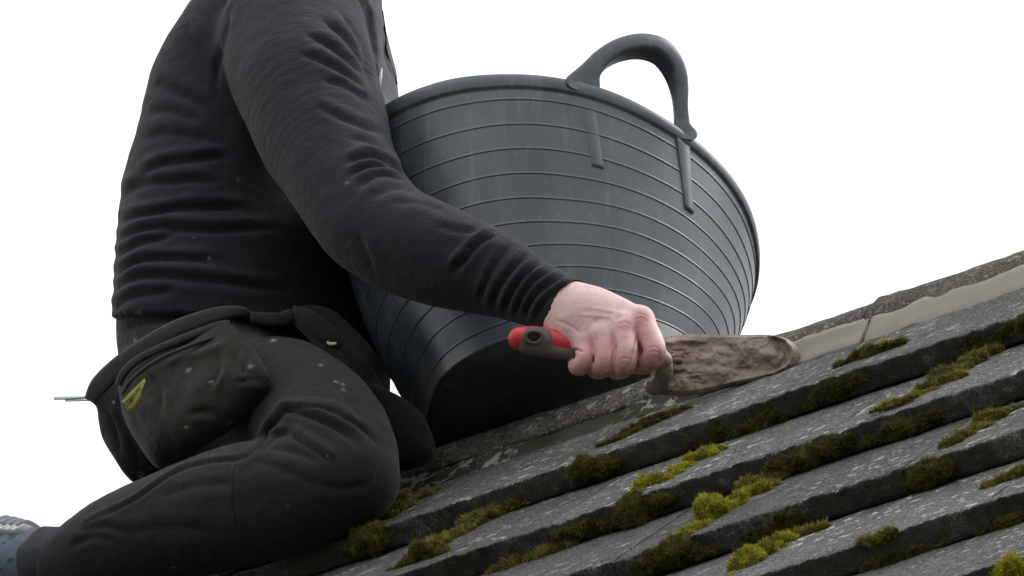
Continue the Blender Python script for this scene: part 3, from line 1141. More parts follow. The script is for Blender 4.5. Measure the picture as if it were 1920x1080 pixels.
M['hide'] = mat_cloth('dark_pouch', (0.008, 0.008, 0.008), (0.015, 0.014, 0.013), sheen=0.05, weave=300)

m = Mat('skin')
p = m.pos()
c = m.mix(m.ramp(m.noise(p, 34, 4, 0.6), 0.35, 0.7), (0.70, 0.475, 0.462), (0.76, 0.53, 0.512))
c = m.mix(m.attr('flush'), c, (0.52, 0.22, 0.215))
c = m.mix(m.attr('dirt'), c, (0.16, 0.12, 0.095))
hh = m.bump(m.voro(p, 900), 0.10, 0.0004)
hh = m.bump(m.noise(p, 130, 5, 0.65), 0.4, 0.0016, hh)
hh = m.bump(m.noise(m.mapping(p, (1, 1, 3)), 420, 3), 0.25, 0.0006, hh)
M['skin'] = m.fin(c, 0.5, hh, Subsurface_Weight=0.12, Subsurface_Scale=0.006, Specular_IOR_Level=0.4)
m.b.inputs['Subsurface Radius'].default_value = (1.0, 0.35, 0.2)

def PP(rows):
    return [P(x, y, b) for x, y, b in rows]

torso_rows = [(479, 720, .03), (481, 620, .03), (484, 540, .03), (490, 440, .03), (505, 350, .03), (518, 250, .03), (532, 190, .03), (552, 110, .03), (568, 40, .03), (590, -20, .03)]
torso_r = [(.142, .180), (.146, .188), (.1455, .190), (.1425, .190), (.1327, .190), (.121, .190), (.104, .185), (.0914, .160), (.078, .125), (.058, .085)]
arm_rows = [(548, 62, .175), (585, 190, .220), (632, 308, .250), (690, 405, .268), (745, 447, .272), (830, 480, .270), (930, 520, .262), (1000, 550, .256), (1085, 584, .250)]
arm_r = [.083, .078, .064, .0585, .0575, .0545, .0440, .0365, .0335]
larm = [L(-.33, -.10, .50), L(-.30, -.22, .40), L(-.26, -.285, .30), L(-.18, -.29, .265), L(-.10, -.275, .262)]
larm_r = [.074, .063, .055, .044, .033]

TORSO = Chain(PP(torso_rows), torso_r, R, N, m=6)
ARM = Chain(PP(arm_rows), arm_r, m=9)
LARM = Chain(larm, larm_r)
COLLAR = Chain(PP([(575, -5, .02), (610, -70, .02)]), [.078, .066])
cuff_p = P(1073, 580, .250)
cuff_n = nrm(P(1085, 584, .250) - P(1035, 563, .253))
hem_a, hem_b, hem_c = P(400, 588, .215), P(194, 616, .02), P(700, 616, .10)
hem_n = nrm(np.cross(hem_b - hem_a, hem_c - hem_a))
hem_n = hem_n if hem_n[2] < 0 else -hem_n
shirtF = Union([(Cut(Union([(TORSO, 0), (COLLAR, .03)]), [(hem_a, hem_n)]), 0), (LARM, .04), (Cut(ARM, [(cuff_p, cuff_n)]), .016)])
co, q = solid(shirtF, 0.0060, 1, smooth=2)
nn = vnormals(co, q)
co = co + nn * (0.0036 * noise(co * V(1, 1, 1.6), 9, 4) + 0.0005 * fbm(co * V(1, 1, 1.5), 40, 5, 3))[:, None]
S = []
# shoulder and upper sleeve folds running into the arm pit
S += [([(600, 28), (648, 70), (686, 128), (700, 165)], 9, 4.0), ([(572, 60), (636, 100), (682, 150)], 8, 3.2), ([(560, 100), (620, 125), (684, 166)], 8, 3.6),
      ([(600, 150), (650, 165), (694, 190)], 8, 2.6), ([(590, 198), (640, 218), (712, 246)], 8, 3.0),
      ([(650, 252), (690, 262), (732, 282)], 7, 1.8), ([(640, 20), (676, 80), (698, 140)], 7, 3.0)]
# elbow
S += [([(648, 300), (690, 288), (730, 300), (764, 324)], 8, 5.0), ([(655, 330), (690, 312), (735, 312), (775, 335)], 7, 4.2), ([(668, 352), (710, 330), (760, 338)], 8, 3.0),
      ([(690, 372), (740, 352), (800, 368)], 10, 2.2), ([(668, 440), (684, 470), (700, 505)], 9, 2.0), ([(730, 380), (790, 378), (840, 396)], 9, 1.6)]
# forearm: one sharp overlap, then rucked cuff
S += [([(846, 512), (866, 488), (892, 462), (930, 436)], 8, 5.0, 0.9), ([(815, 420), (850, 432), (890, 436)], 8, 2.2)]
for (x0, y0, x1, y1, d) in ((905, 560, 952, 460, 3.0), (925, 572, 985, 474, 3.6), (948, 578, 1012, 488, 4.2), (968, 585, 1036, 502, 4.4), (985, 592, 1058, 514, 4.0), (1002, 600, 1080, 526, 3.4)):
    S.append(([(x0, y0), (x0 * .62 + x1 * .38 - 6, y0 * .62 + y1 * .38 - 8), (x1, y1)], 6, d, 0.8))
S.append(([(1012, 600), (1045, 558), (1098, 530)], 4, 1.6))
# torso: long soft folds round the back and waist
S += [([(262, 332), (292, 312), (345, 300), (430, 290)], 9, 5.0, 0.9), ([(222, 372), (262, 344), (320, 338), (420, 340)], 9, 4.2, 0.9),
      ([(215, 424), (250, 404), (300, 394), (360, 388), (470, 392)], 9, 4.8, 0.9), ([(204, 462), (250, 436), (310, 426), (400, 432), (520, 430)], 9, 4.4, 0.9),
      ([(202, 490), (246, 462), (312, 440), (330, 434)], 8, 4.0, 0.9), ([(199, 524), (240, 500), (300, 486), (420, 492)], 9, 4.2, 0.9),
      ([(197, 560), (232, 530), (300, 520), (420, 530), (540, 548)], 10, 4.6, 0.9), ([(196, 590), (226, 566), (270, 552), (330, 544)], 9, 3.8, 0.9),
      ([(270, 162), (304, 160), (350, 180), (392, 206)], 12, 3.0), ([(258, 215), (310, 205), (380, 225)], 12, 2.0), ([(245, 260), (310, 250), (420, 265)], 12, 2.0),
      ([(350, 30), (352, 70), (375, 110), (400, 150)], 12, 3.0), ([(432, 10), (420, 70), (408, 140), (412, 190)], 8, 3.4)]
# chest beside the zip
S += [([(735, 20), (723, 70), (728, 120), (748, 160)], 5, 2.0), ([(690, 10), (700, 60), (704, 110)], 9, 2.4)]
co = sculpt(co, q, S)
co = relax(co, q, 1, 0.25)
person_mats = M
# body under the clothes, and what shows of it: hand, head
HBASE = 0.252
def H(x, y, d=0.0):
    return P(x, y, HBASE - 0.04 * (x - 1060) / 180.0, d)
hand_parts = [
    (Chain([H(1030, 563, .0), H(1048, 571, .002), H(1066, 580, .002), H(1092, 592, .006)], [.022, .0235, .0255, .026]), 0),
    (Chain([H(1084, 566, .008), H(1134, 573, .016), H(1197, 600, .020)], [.0165, .0155, .0135]), .018),
    (Chain([H(1078, 580, .010), H(1120, 590, .022), H(1168, 615, .027)], [.019, .0165, .0132]), .016),
    (Chain([H(1074, 592, .008), H(1100, 606, .020), H(1130, 632, .026)], [.020, .0165, .0128]), .016),
    (Chain([H(1064, 600, .004), H(1078, 620, .012), H(1098, 644, .020)], [.020, .0175, .0125]), .016),
    (Chain([H(1060, 600, -.006), H(1072, 628, -.002), H(1092, 648, .002)], [.020, .0180, .0120]), .014),
    (Chain([H(1110, 620, -.002), H(1170, 640, -.002)], [.020, .016]), .016),
    (Chain([H(1110, 650, .010), H(1160, 652, .014), H(1200, 646, .010)], [.012, .014, .0135]), .006),
]
fing = [
    [(1201, 601, .020), (1221, 636, .029), (1227, 664, .031), (1208, 684, .016), (1176, 684, .000)],
    [(1168, 617, .028), (1174, 652, .038), (1172, 682, .036), (1158, 694, .018), (1136, 686, .000)],
    [(1131, 634, .027), (1134, 662, .037), (1133, 685, .034), (1120, 694, .016), (1106, 686, .000)],
    [(1099, 646, .021), (1098, 668, .030), (1092, 684, .027), (1082, 688, .012), (1078, 680, .000)],
]
fr = [[.0132, .0122, .0118, .0100, .0085], [.0134, .0120, .0118, .0100, .0085], [.0128, .0114, .0112, .0096, .0080], [.0118, .0104, .0102, .0090, .0075]]
FINGERS = [Chain([H(*p_) for p_ in f], r_, m=6) for f, r_ in zip(fing, fr)]
KNUCK = [Chain([H(1203, 598, .0235), H(1203.5, 599, .0235)], [.0105, .0105]), Chain([H(1170, 613, .032), H(1170.5, 614, .032)], [.0108, .0108]), Chain([H(1131, 631, .031), H(1131.5, 632, .031)], [.0098, .0098])]
THUMB = Chain([H(1090, 585, -.012), H(1160, 615, -.022), H(1215, 650, -.018), H(1244, 676, -.006)], [.019, .015, .0115, .0095])
class HandF:
    def __init__(s):
        s.palm = Union(hand_parts + [(THUMB, .010)])
        s.lo = np.min([s.palm.lo] + [f.lo for f in FINGERS], 0)
        s.hi = np.max([s.palm.hi] + [f.hi for f in FINGERS], 0)
    def __call__(s, p):
        f = s.palm(p)
        for k_ in KNUCK:
            f = smin(f, k_(p), .010)
        g = None
        for c in FINGERS:
            d = c(p)
            g = d if g is None else smin(g, d, .0022)
        return smin(f, g, .0070)
hco, hq = solid(HandF(), 0.0020, 1, 0.006)
hs_ = [([(1190, 592), (1202, 588), (1214, 596)], 2, .5, .2), ([(1188, 600), (1203, 596), (1216, 606)], 2, .5, .2), ([(1158, 610), (1171, 604), (1184, 610)], 2, .5, .2), ([(1212, 655), (1226, 650), (1238, 656)], 1.8, .5, .2), ([(1214, 663), (1227, 659), (1240, 664)], 1.8, .5, .2), ([(1160, 676), (1172, 671), (1184, 675)], 1.8, .5, .2), ([(1122, 678), (1133, 674), (1143, 678)], 1.8, .4, .2), ([(1040, 600), (1070, 612), (1090, 628)], 5, .6, .2),
       ([(1196, 626), (1190, 652), (1184, 676), (1176, 694)], 2.6, 1.8, 0.2), ([(1156, 646), (1150, 668), (1146, 694)], 2.6, 1.6, 0.2), ([(1118, 656), (1114, 674), (1112, 692)], 2.4, 1.3, 0.2),
       ([(1068, 662), (1080, 656), (1094, 660)], 3.0, 2.0, 0.2), ([(1150, 600), (1178, 588)], 7, .8, .2), ([(1112, 606), (1130, 596)], 8, .7, .2), ([(1085, 590), (1150, 596)], 5, -.6, 0), ([(1095, 575), (1180, 590)], 5, -.5, 0)]
hco = sculpt(hco, hq, hs_, 0.15)
def blob(c, x, y, rx, ry):
    d = proj(c)
    return np.exp(-(((d[:, 0] - x) / rx) ** 2 + ((d[:, 1] - y) / ry) ** 2))
flush = 0.55 * blob(hco, 1205, 600, 14, 16) + 0.5 * blob(hco, 1176, 618, 18, 14) + 0.45 * blob(hco, 1215, 628, 14, 20) + 0.4 * blob(hco, 1145, 640, 26, 14) + 0.35 * blob(hco, 1110, 640, 26, 16)
flush += 0.42 * np.clip((proj(hco)[:, 1] - 628) / 40, 0, 1) + 0.16 * blob(hco, 1075, 600, 26, 16) + 0.12 * (0.5 + fbm(hco, 60, 2, 2))
dirt = 0.8 * np.clip((proj(hco)[:, 1] - 676) / 26, 0, 1) * (0.35 + 0.65 * fbm(hco, 70, 6, 2)) + 0.9 * blob(hco, 1250, 678, 12, 16) * (proj(hco)[:, 0] > 1238)
dirt += 0.25 * blob(hco, 1170, 632, 10, 6) + 0.45 * np.clip(fbm(hco, 170, 44, 3) - 0.42, 0, 0.5) * 2 * np.clip((proj(hco)[:, 1] - 600) / 60, 0.15, 1)

bodyF = Union([(Chain(PP(torso_rows[2:]), np.array(torso_r[2:]) - .020, R, N), 0), (Chain(PP([(575, -5, .02), (612, -80, .02), (655, -160, .02)]), [.060, .055, .056]), .02), (Chain(larm, np.array(larm_r) - .012), .03),
               (Chain(PP(arm_rows[:-1]), np.array(arm_r[:-1]) - .022), .02)])
bco, bq = nets(bodyF, 0.012)
headc = P(705, -250, .02)
hdir = nrm(0.80 * R + 0.12 * N - 0.55 * Z)      # where the face looks: down the ridge at the trowel
hup = nrm(Z - (Z @ hdir) * hdir + 0.001 * R)
hside = np.cross(hup, hdir)
def E3(c, v):
    return c + v[0] * hdir + v[1] * hside + v[2] * hup
headF = Union([(Chain([E3(headc, (-.02, 0, .03)), E3(headc, (.012, 0, .02))], [(.088, .078), (.088, .076)], hdir, hside), 0),
               (Chain([E3(headc, (.028, 0, -.03)), E3(headc, (.052, 0, -.088))], [.056, .034]), .04),
               (Chain([E3(headc, (-.02, 0, -.05)), P(640, -140, .02)], [.058, .056]), .03),
               (Chain([E3(headc, (.094, 0, .012)), E3(headc, (.108, 0, -.022))], [.009, .014]), .012),
               (Chain([E3(headc, (.083, .030, .026)), E3(headc, (.086, -.030, .026))], [.012, .012]), .014),
               (Chain([E3(headc, (.080, -.020, -.058)), E3(headc, (.080, .020, -.058))], [.008, .008]), .008),
               (Chain([E3(headc, (-.008, .080, .018)), E3(headc, (-.002, .083, -.028))], [.014, .010]), .006),
               (Chain([E3(headc, (-.008, -.080, .018)), E3(headc, (-.002, -.083, -.028))], [.014, .010]), .006)])
eco, eq = solid(headF, 0.005, 1, 0.01)
# left hand on the far rim of the tub
lw = larm[-1]
lfd = nrm(L(.02, -.245, .262) - lw)
lup = nrm(np.cross(lfd, Z))
lparts = [(Chain([larm[-2], lw, lw + lfd * .05], [.030, .027, .026]), 0), (Chain([lw + lfd * .02, lw + lfd * .085], [(.040, .015), (.043, .013)], lup, np.cross(lup, lfd)), .015)]
for i_, (ln_, off) in enumerate(((.070, -.033), (.080, -.011), (.076, .011), (.060, .032))):
    b0 = lw + lfd * .085 + lup * off
    lparts.append((Chain([b0, b0 + lfd * ln_ * .5 - Z * .004, b0 + lfd * ln_ * .8 - Z * .022, b0 + lfd * ln_ * .85 - Z * .04], [.0095, .009, .0085, .0075]), .004))
lparts.append((Chain([lw + lfd * .03 + lup * -.03, lw + lfd * .07 + lup * -.06, lw + lfd * .095 + lup * -.065 - Z * .02], [.013, .011, .009]), .008))
lco, lq = solid(Union(lparts), 0.004, 1, 0.01)
allco = np.vstack([hco, bco, eco, lco])
allq = np.vstack([hq, bq + len(hco), eq + len(hco) + len(bco), lq + len(hco) + len(bco) + len(eco)])
person = quick_mesh('person', allco, allq, M['skin'])
pad_ = np.zeros(len(allco) - len(hco))
attr(person, 'flush', np.r_[np.clip(flush * 1.5, 0, 0.9), pad_ + 0.12])
attr(person, 'dirt', np.r_[np.clip(dirt, 0, 0.9), pad_])
props(person, 'person in black work clothes kneeling on the roof, bent over a trowel', 'person')
hairF = Chain([E3(headc, (-.034, 0, .040)), E3(headc, (.000, 0, .038))], [(.082, .080), (.084, .080)], hdir, hside)
co_h, q_h = solid(Union([(hairF, 0)], cuts=[(E3(headc, (.058, 0, .05)), nrm(hdir * 0.9 - hup * 0.35)), (E3(headc, (-.05, 0, -.045)), nrm(-hup - 0.2 * hdir))]), 0.006, 1, 0.01)
co_h = co_h + vnormals(co_h, q_h) * (0.004 * np.abs(fbm(co_h * V(1, 1, .4), 120, 3, 3)))[:, None]
hairm = Mat('hair')
hairm = hairm.fin((0.035, 0.022, 0.014), 0.7, hairm.bump(hairm.noise(hairm.pos(), 400, 3), 0.8, 0.004))
quick_mesh('hair', co_h, q_h, hairm, person)
for s_ in (-1, 1):
    e_ = Chain([E3(headc, (.078, .031 * s_, .010)), E3(headc, (.079, .031 * s_, .010))], [.0125, .0125])
    ec_, eq_ = solid(e_, 0.004, 1, 0.006)
    quick_mesh('eye', ec_, eq_, Mat('eye').fin((0.55, 0.52, 0.48), 0.2), person)

shirt = quick_mesh('shirt', co, q, M['shirt'], person)
attr(shirt, 'stain', paint(co, q, [(406, 44, 3, 7, 10), (446, 338, 7, 5, 0), (363, 445, 2, 2, 0), (392, 484, 3, 2, 0), (258, 588, 5, 4, 0), (652, 343, 3, 6, 0), (930, 437, 4, 3, 0), (875, 476, 4, 7, 20)], hard=2) * 0.28)
pq = proj(co)
pd_ = poly_dist(pq, [(660, -60), (696, 20), (706, 80), (709, 150), (690, 215)])
attr(shirt, 'panel', np.clip(pd_[0] / 5, 0, 1) * (pd_[1] < 0) * (pq[:, 0] > 640) * (pq[:, 0] < 800) * (pq[:, 1] < 260) * (ARM(co) > 0.012))
# zip of the jacket front and a small white strip beside the sleeve
def ribbon(name, pts, b, w, t, mat, parent, lift=0.0):
    """a flat strip laid along pixels: w half width px, t thickness m"""
    d = spline(np.array(pts, float), 8)
    rows = []
    for i in range(len(d)):
        x, y = d[i][:2]
        bb = d[i][2] if d.shape[1] > 2 else b
        ww = d[i][3] if d.shape[1] > 3 else w
        tx, ty = d[min(i + 1, len(d) - 1)][:2] - d[max(i - 1, 0)][:2]
        ln_ = math.hypot(tx, ty)
        nx_, ny_ = -ty / ln_, tx / ln_
        row = []
        for f, e in ((-1, 0), (-.8, .7), (-.3, 1), (.3, 1), (.8, .7), (1, 0), (.8, -.7), (-.8, -.7)):
            row.append(P(x + nx_ * ww * f, y + ny_ * ww * f, bb, e * t + lift))
        rows.append(row)
    return fix_normals(grid_obj(name, rows, mat, parent))

def surf_b(F, px, py, b0=-0.3, b1=0.5):
    """distance from the ridge plane at which a pixel's ray first meets shape F"""
    bs = np.linspace(b1, b0, 160)
    pts = np.array([P(px, py, b) for b in bs])
    f = F(pts)
    i = np.argmax(f < 0)
    return None if f[i] >= 0 else bs[i]
zz = [(722, 20), (722, 62), (724, 95), (734, 128), (750, 158)]
zp = []
for x, y in zz:
    for sh in range(0, 40, 3):
        b_ = surf_b(shirtF, x - sh, y)
        if b_ is not None:
            zp.append((x - sh, y, b_, 2.4))
            break
if len(zp) > 2:
    zo = ribbon('zip', zp, 0, 3, 0.0015, M['hide'], person)
    attr(zo, 'stain', np.zeros(len(zo.data.vertices)))

gb = surf_b(shirtF, 712, 148)
if gb is not None:
    ribbon('white_strip', [(716, 128, gb, 1.0), (713, 146, gb + .004, 3.2), (711, 164, gb + .004, 1.6)], 0, 2, 0.0012, Mat('strip_white').fin((0.75, 0.77, 0.78), 0.35), person, 0.004)

# ---- trousers
pel_rows = [(479, 590, .03), (472, 660, .03), (455, 730, .04)]
pel_r = [(.136, .174), (.140, .176), (.120, .155)]
thigh = [(390, 760, .11), (470, 752, .165), (545, 757, .225), (605, 800, .260), (640, 850, .275), (660, 893, .282)]
thigh_r = [.095, .070, .069, .064, .058, .049]
shin = [(655, 902, .282), (590, 925, .284), (500, 940, .284), (400, 962, .283), (270, 1005, .280), (190, 1037, .278), (128, 1060, .276)]
shin_r = [.0475, .0600, .0660, .0640, .0575, .0480, .0370]
lthigh = [P(470, 700, -.06), L(-.30, -.15, .02), L(-.22, -.24, -.10), L(-.16, -.285, -.185)]
lshin = [L(-.16, -.285, -.185), L(-.28, -.285, -.19), L(-.42, -.285, -.19), L(-.54, -.285, -.20)]
trF = Union([(Chain(PP(pel_rows), pel_r, R, N), 0), (Chain(PP(thigh), thigh_r, m=12), .03), (Chain(lthigh, [.095, .085, .072, .055]), .05), (Chain(lshin, [.052, .060, .054, .042]), .03), (Chain(PP(shin), shin_r, m=9), .012)])
co, q = solid(trF, 0.0055, 1, smooth=2)
nn = vnormals(co, q)
co = co + nn * (0.0030 * noise(co, 11, 14) + 0.0006 * fbm(co, 44, 15, 3))[:, None]
S = [([(494, 842), (508, 812), (536, 776), (560, 768)], 7, 4.5, .8), ([(500, 846), (524, 822), (548, 812)], 6, 4.0, .8), ([(536, 772), (590, 784), (640, 808), (672, 834)], 8, 4.6, .9), ([(545, 815), (578, 836), (628, 868)], 8, 4.0, .9),
     ([(505, 846), (560, 850), (610, 872)], 9, 2.4, .8), ([(470, 862), (530, 880), (600, 912)], 11, 1.8), ([(540, 768), (600, 768), (660, 790), (712, 830)], 7, 2.6, .8), ([(520, 790), (504, 820), (496, 850)], 6, 2.8),
     ([(446, 862), (438, 900), (440, 950), (452, 1000)], 2.6, 2.2, .7), ([(500, 838), (540, 776), (600, 768), (668, 792), (722, 846)], 2.4, 1.6, .6), ([(590, 905), (640, 915), (700, 900)], 10, 1.6), ([(300, 930), (380, 905), (450, 905)], 10, 1.4), ([(230, 1000), (330, 985), (430, 1000)], 12, 1.6), ([(160, 985), (250, 940), (322, 890), (378, 868), (450, 861), (494, 838)], 4, 2.6, .9), ([(150, 1000), (200, 990), (240, 1000)], 10, 2.4), ([(130, 1030), (175, 1010), (215, 1015)], 9, 2.4),
     ([(590, 690), (640, 730), (690, 800)], 10, 1.2), ([(350, 640), (280, 640), (220, 650)], 9, 1.8), ([(210, 625), (300, 600), (380, 590)], 8, 2.0)]
co = sculpt(co, q, S)
co = relax(co, q, 1, 0.25)
tr = quick_mesh('trousers', co, q, M['trouser'], person)
attr(tr, 'stain', paint(co, q, [(643, 729, 6, 9, -30), (630, 715, 5, 3, 0), (513, 638, 6, 4, 0), (257, 640, 6, 5, 0), (293, 632, 9, 6, -20), (275, 632, 4, 4, 0), (210, 665, 4, 6, 0), (204, 618, 3, 5, 0), (603, 686, 5, 3, 0), (700, 905, 3, 3, 0), (703, 893, 3, 2, 0), (540, 950, 2, 2, 0), (325, 1064, 6, 2, -10)], hard=2.2) * 0.5)

# ---- shoe: sole turned up behind him
m = Mat('shoe_mesh')
p = m.pos()
c = m.mix(m.ramp(m.noise(p, 18, 4), 0.3, 0.7), (0.075, 0.098, 0.135), (0.14, 0.165, 0.21))
st = m.ramp(m.noise(m.mapping(p, (1, 0.3, 1.8), (0.5, 0.3, 0.6)), 70, 1, 0.3), 0.58, 0.62)
c = m.mix(m.math('MULTIPLY', st, 0.75), c, (0.035, 0.045, 0.07))
M['shoe'] = m.fin(c, 0.8, m.bump(m.noise(p, 500, 2), 0.4, 0.001))
M['sole'] = Mat('sole_rubber').fin((0.30, 0.34, 0.38), 0.7)
M['soleedge'] = Mat('sole_edge').fin((0.62, 0.63, 0.62), 0.6)
M['sock'] = Mat('shoe_collar').fin((0.035, 0.037, 0.045), 0.95)
def shoe_part(name, rows, rad, mat, parent, h=0.005, mirror=False):
    pts = [V(*p_) for p_ in rows]
    rd = np.array(rad)
    F = Chain(pts, rd, nrm(Z * 0.93 - R * 0.25 + N * .2), N) if rd.ndim == 2 else Chain(pts, rd)
    c_, q_ = solid(F, h, 1, 0.012)
    if mirror:
        c_ = c_ - 2 * ((c_ - ORG) @ N)[:, None] * N
        q_ = q_[:, ::-1]
    return quick_mesh(name, c_, q_, mat, parent)
for mir_ in (False, True):
    sh = shoe_part('shoe', PP([(66, 1050, .276), (10, 1062, .276), (-90, 1085, .276), (-200, 1110, .276), (-300, 1130, .276)]), [(.036, .034), (.041, .040), (.038, .044), (.030, .046), (.020, .036)], M['shoe'], person, mirror=mir_)
    sub = lambda *a: shoe_part(*a, mirror=mir_)
    sub('sole_edge', PP([(62, 1012, .276), (10, 1015, .276), (-90, 1042, .276), (-200, 1078, .276), (-290, 1110, .276)]), [(.013, .036), (.013, .042), (.013, .047), (.012, .048), (.010, .036)], M['soleedge'], sh, 0.0032)
    sub('outsole', PP([(64, 1000, .276), (10, 999, .276), (-90, 1026, .276), (-200, 1062, .276), (-295, 1098, .276)]), [(.010, .034), (.0135, .040), (.012, .045), (.012, .046), (.010, .034)], M['sole'], sh, 0.0032)
    sub('collar', PP([(108, 1050, .276), (88, 1052, .276)]), [(.036, .036), (.038, .037)], M['sock'], sh)

# ------------------------------------------------------------------ tool belt with pouches
belt = empty('tool_belt', P(330, 640, .2))
props(belt, 'worn dark tool belt with a bulging grey pouch at the hip', 'tool belt')
def pillow(name, outline, ctr, b, bulge, back, mat, parent, strokes=(), nr=34, seed=0, sag=1.0, bslope=0.0):
    """a stuffed bag whose outline is given in pixels"""
    ol = spline(np.array(outline + [outline[0]], float), 9)[:-1]
    k = len(ol)
    ctr = np.array(ctr, float)
    ss = np.linspace(0.02, 1, nr)
    fr_, bk_ = [], []
    for s_ in ss:
        x = ctr + s_ * (ol - ctr)
        hgt = (1 - s_ ** 2.6) ** 0.5 if s_ < 1 else 0
        base = np.array([P(a_, c_, b + bslope * (a_ - ctr[0])) for a_, c_ in x])
        low = np.clip((x[:, 1] - ctr[1]) / 120.0, -1, 1)
        fr_.append(base + N * (bulge * hgt * (1 + 0.25 * sag * low))[:, None])
        bk_.append(base - N * (back * hgt))
    co_ = np.vstack(fr_ + bk_)
    fs_ = []
    n_ = nr * k
    for i in range(nr - 1):
        for j in range(k):
            a_ = (i * k + j, (i + 1) * k + j, (i + 1) * k + (j + 1) % k, i * k + (j + 1) % k)
            fs_.append(a_)
            fs_.append(tuple(n_ + v_ for v_ in a_[::-1]))
    fs_ = np.array(fs_)
    front = fs_[::2]
    if (vnormals(co_, front)[:n_] @ N).mean() < 0:
        fs_ = fs_[:, ::-1]
    co_[:n_] += N * (0.0022 * fbm(co_[:n_], 22, seed, 3) * np.repeat(1 - ss ** 6, k))[:, None]
    if strokes:
        c2 = sculpt(co_, fs_, strokes)
        co_ = c2
    faces = [tuple(f) for f in fs_] + [tuple(range(k)), tuple(range(n_, n_ + k))[::-1]]
    rim = [((nr - 1) * k + j, n_ + (nr - 1) * k + j, n_ + (nr - 1) * k + (j + 1) % k, (nr - 1) * k + (j + 1) % k) for j in range(k)]
    o_ = fix_normals(mesh_obj(name, co_, faces + rim, mat, parent))
    return o_, co_, fs_

def stainless(o_, vals=None):
    attr(o_, 'stain', np.zeros(len(o_.data.vertices)) if vals is None else vals)
    return o_

po, pc, pf = pillow('pouch', [(222, 712), (262, 668), (330, 636), (420, 606), (440, 612), (472, 650), (498, 690), (506, 722), (470, 760), (436, 792), (380, 830), (330, 862), (296, 878), (262, 838), (236, 786)], (360, 742), .290, .030, .03, M['leather'], belt,
             [([(500, 722), (470, 712), (440, 716)], 9, 3.0), ([(440, 660), (452, 690), (500, 715)], 9, 2.4), ([(250, 770), (300, 800), (330, 850)], 12, 2.0), ([(300, 690), (380, 660), (430, 640)], 10, -1.6), ([(430, 790), (390, 770), (350, 775)], 9, 2.6), ([(470, 668), (455, 700), (470, 740)], 6, 2.4), ([(270, 700), (300, 730), (300, 780)], 7, 2.0), ([(400, 640), (410, 690), (390, 730)], 7, 1.8), ([(240, 760), (262, 800), (300, 850)], 6, 2.0)], seed=5, bslope=0.00022)
stainless(po, paint(pc, pf, [(352, 694, 6, 5, 0), (318, 690, 3, 3, 0), (396, 718, 4, 4, 0), (350, 800, 5, 2, 0), (470, 688, 6, 6, 30)], hard=2) * 0.6)
# stitched top hem and the belt band above it
stainless(ribbon('pouch_hem', [(222, 722, .292, 7), (232, 700, .300, 8), (262, 672, .308, 8), (330, 640, .312, 8), (405, 612, .312, 8), (432, 606, .308, 6)], 0, 8, 0.004, M['leather'], belt))
stainless(ribbon('pouch_hem', [(228, 740, .300, 3), (250, 708, .316, 4), (300, 672, .322, 4), (370, 643, .322, 4), (430, 622, .314, 3)], 0, 5, 0.003, M['leather'], belt))
bo = ribbon('belt_band', [(168, 752, .235, 12), (190, 718, .262, 18), (240, 672, .290, 17), (320, 622, .305, 17), (400, 592, .305, 15), (448, 584, .296, 10), (470, 590, .285, 6)], 0, 16, 0.0045, M['leather'], belt)
stainless(bo)
bo = ribbon('belt_band', [(470, 594, .262, 10), (520, 600, .262, 14), (548, 590, .25, 12)], 0, 12, 0.006, M['hide'], belt)
stainless(bo)
# second, narrower pouch hanging behind the first
po, pc, pf = pillow('pouch', [(164, 748), (186, 768), (192, 800), (200, 832), (222, 868), (246, 902), (270, 905), (300, 884), (300, 820), (270, 760), (240, 716), (205, 712)], (240, 800), .215, .025, .02, M['hide'], belt, [([(196, 770), (215, 800), (225, 850)], 7, 3.0), ([(215, 770), (240, 820), (262, 880)], 8, 3.0)], seed=8)
stainless(po, paint(pc, pf, [(212, 754, 4, 5, 0), (278, 884, 2, 8, 20), (265, 892, 2, 5, 0)], hard=2) * 0.7)
# front pouch, flap hanging between thigh and tub
po, pc, pf = pillow('pouch', [(540, 582), (580, 572), (622, 582), (664, 618), (694, 650), (706, 672), (712, 702), (724, 730), (764, 752), (800, 790), (812, 862), (716, 880), (690, 770), (650, 696), (596, 640), (556, 612)], (690, 740), .150, .022, .006, M['hide'], belt, [([(560, 600), (620, 640), (680, 710), (730, 790)], 9, 3.5), ([(600, 590), (660, 640), (720, 720)], 9, 3.0)], seed=9)
stainless(po)
stainless(ribbon('flap', [(545, 585, .245, 14), (580, 602, .252, 20), (620, 632, .250, 18), (642, 648, .245, 10)], 0, 18, 0.006, M['hide'], belt))
stainless(ribbon('eyelet', [(613, 641, .268, 2.5), (620, 645, .269, 3.5), (631, 644, .269, 3)], 0, 3, 0.003, Mat('brass').fin((0.32, 0.24, 0.15), 0.5), belt))
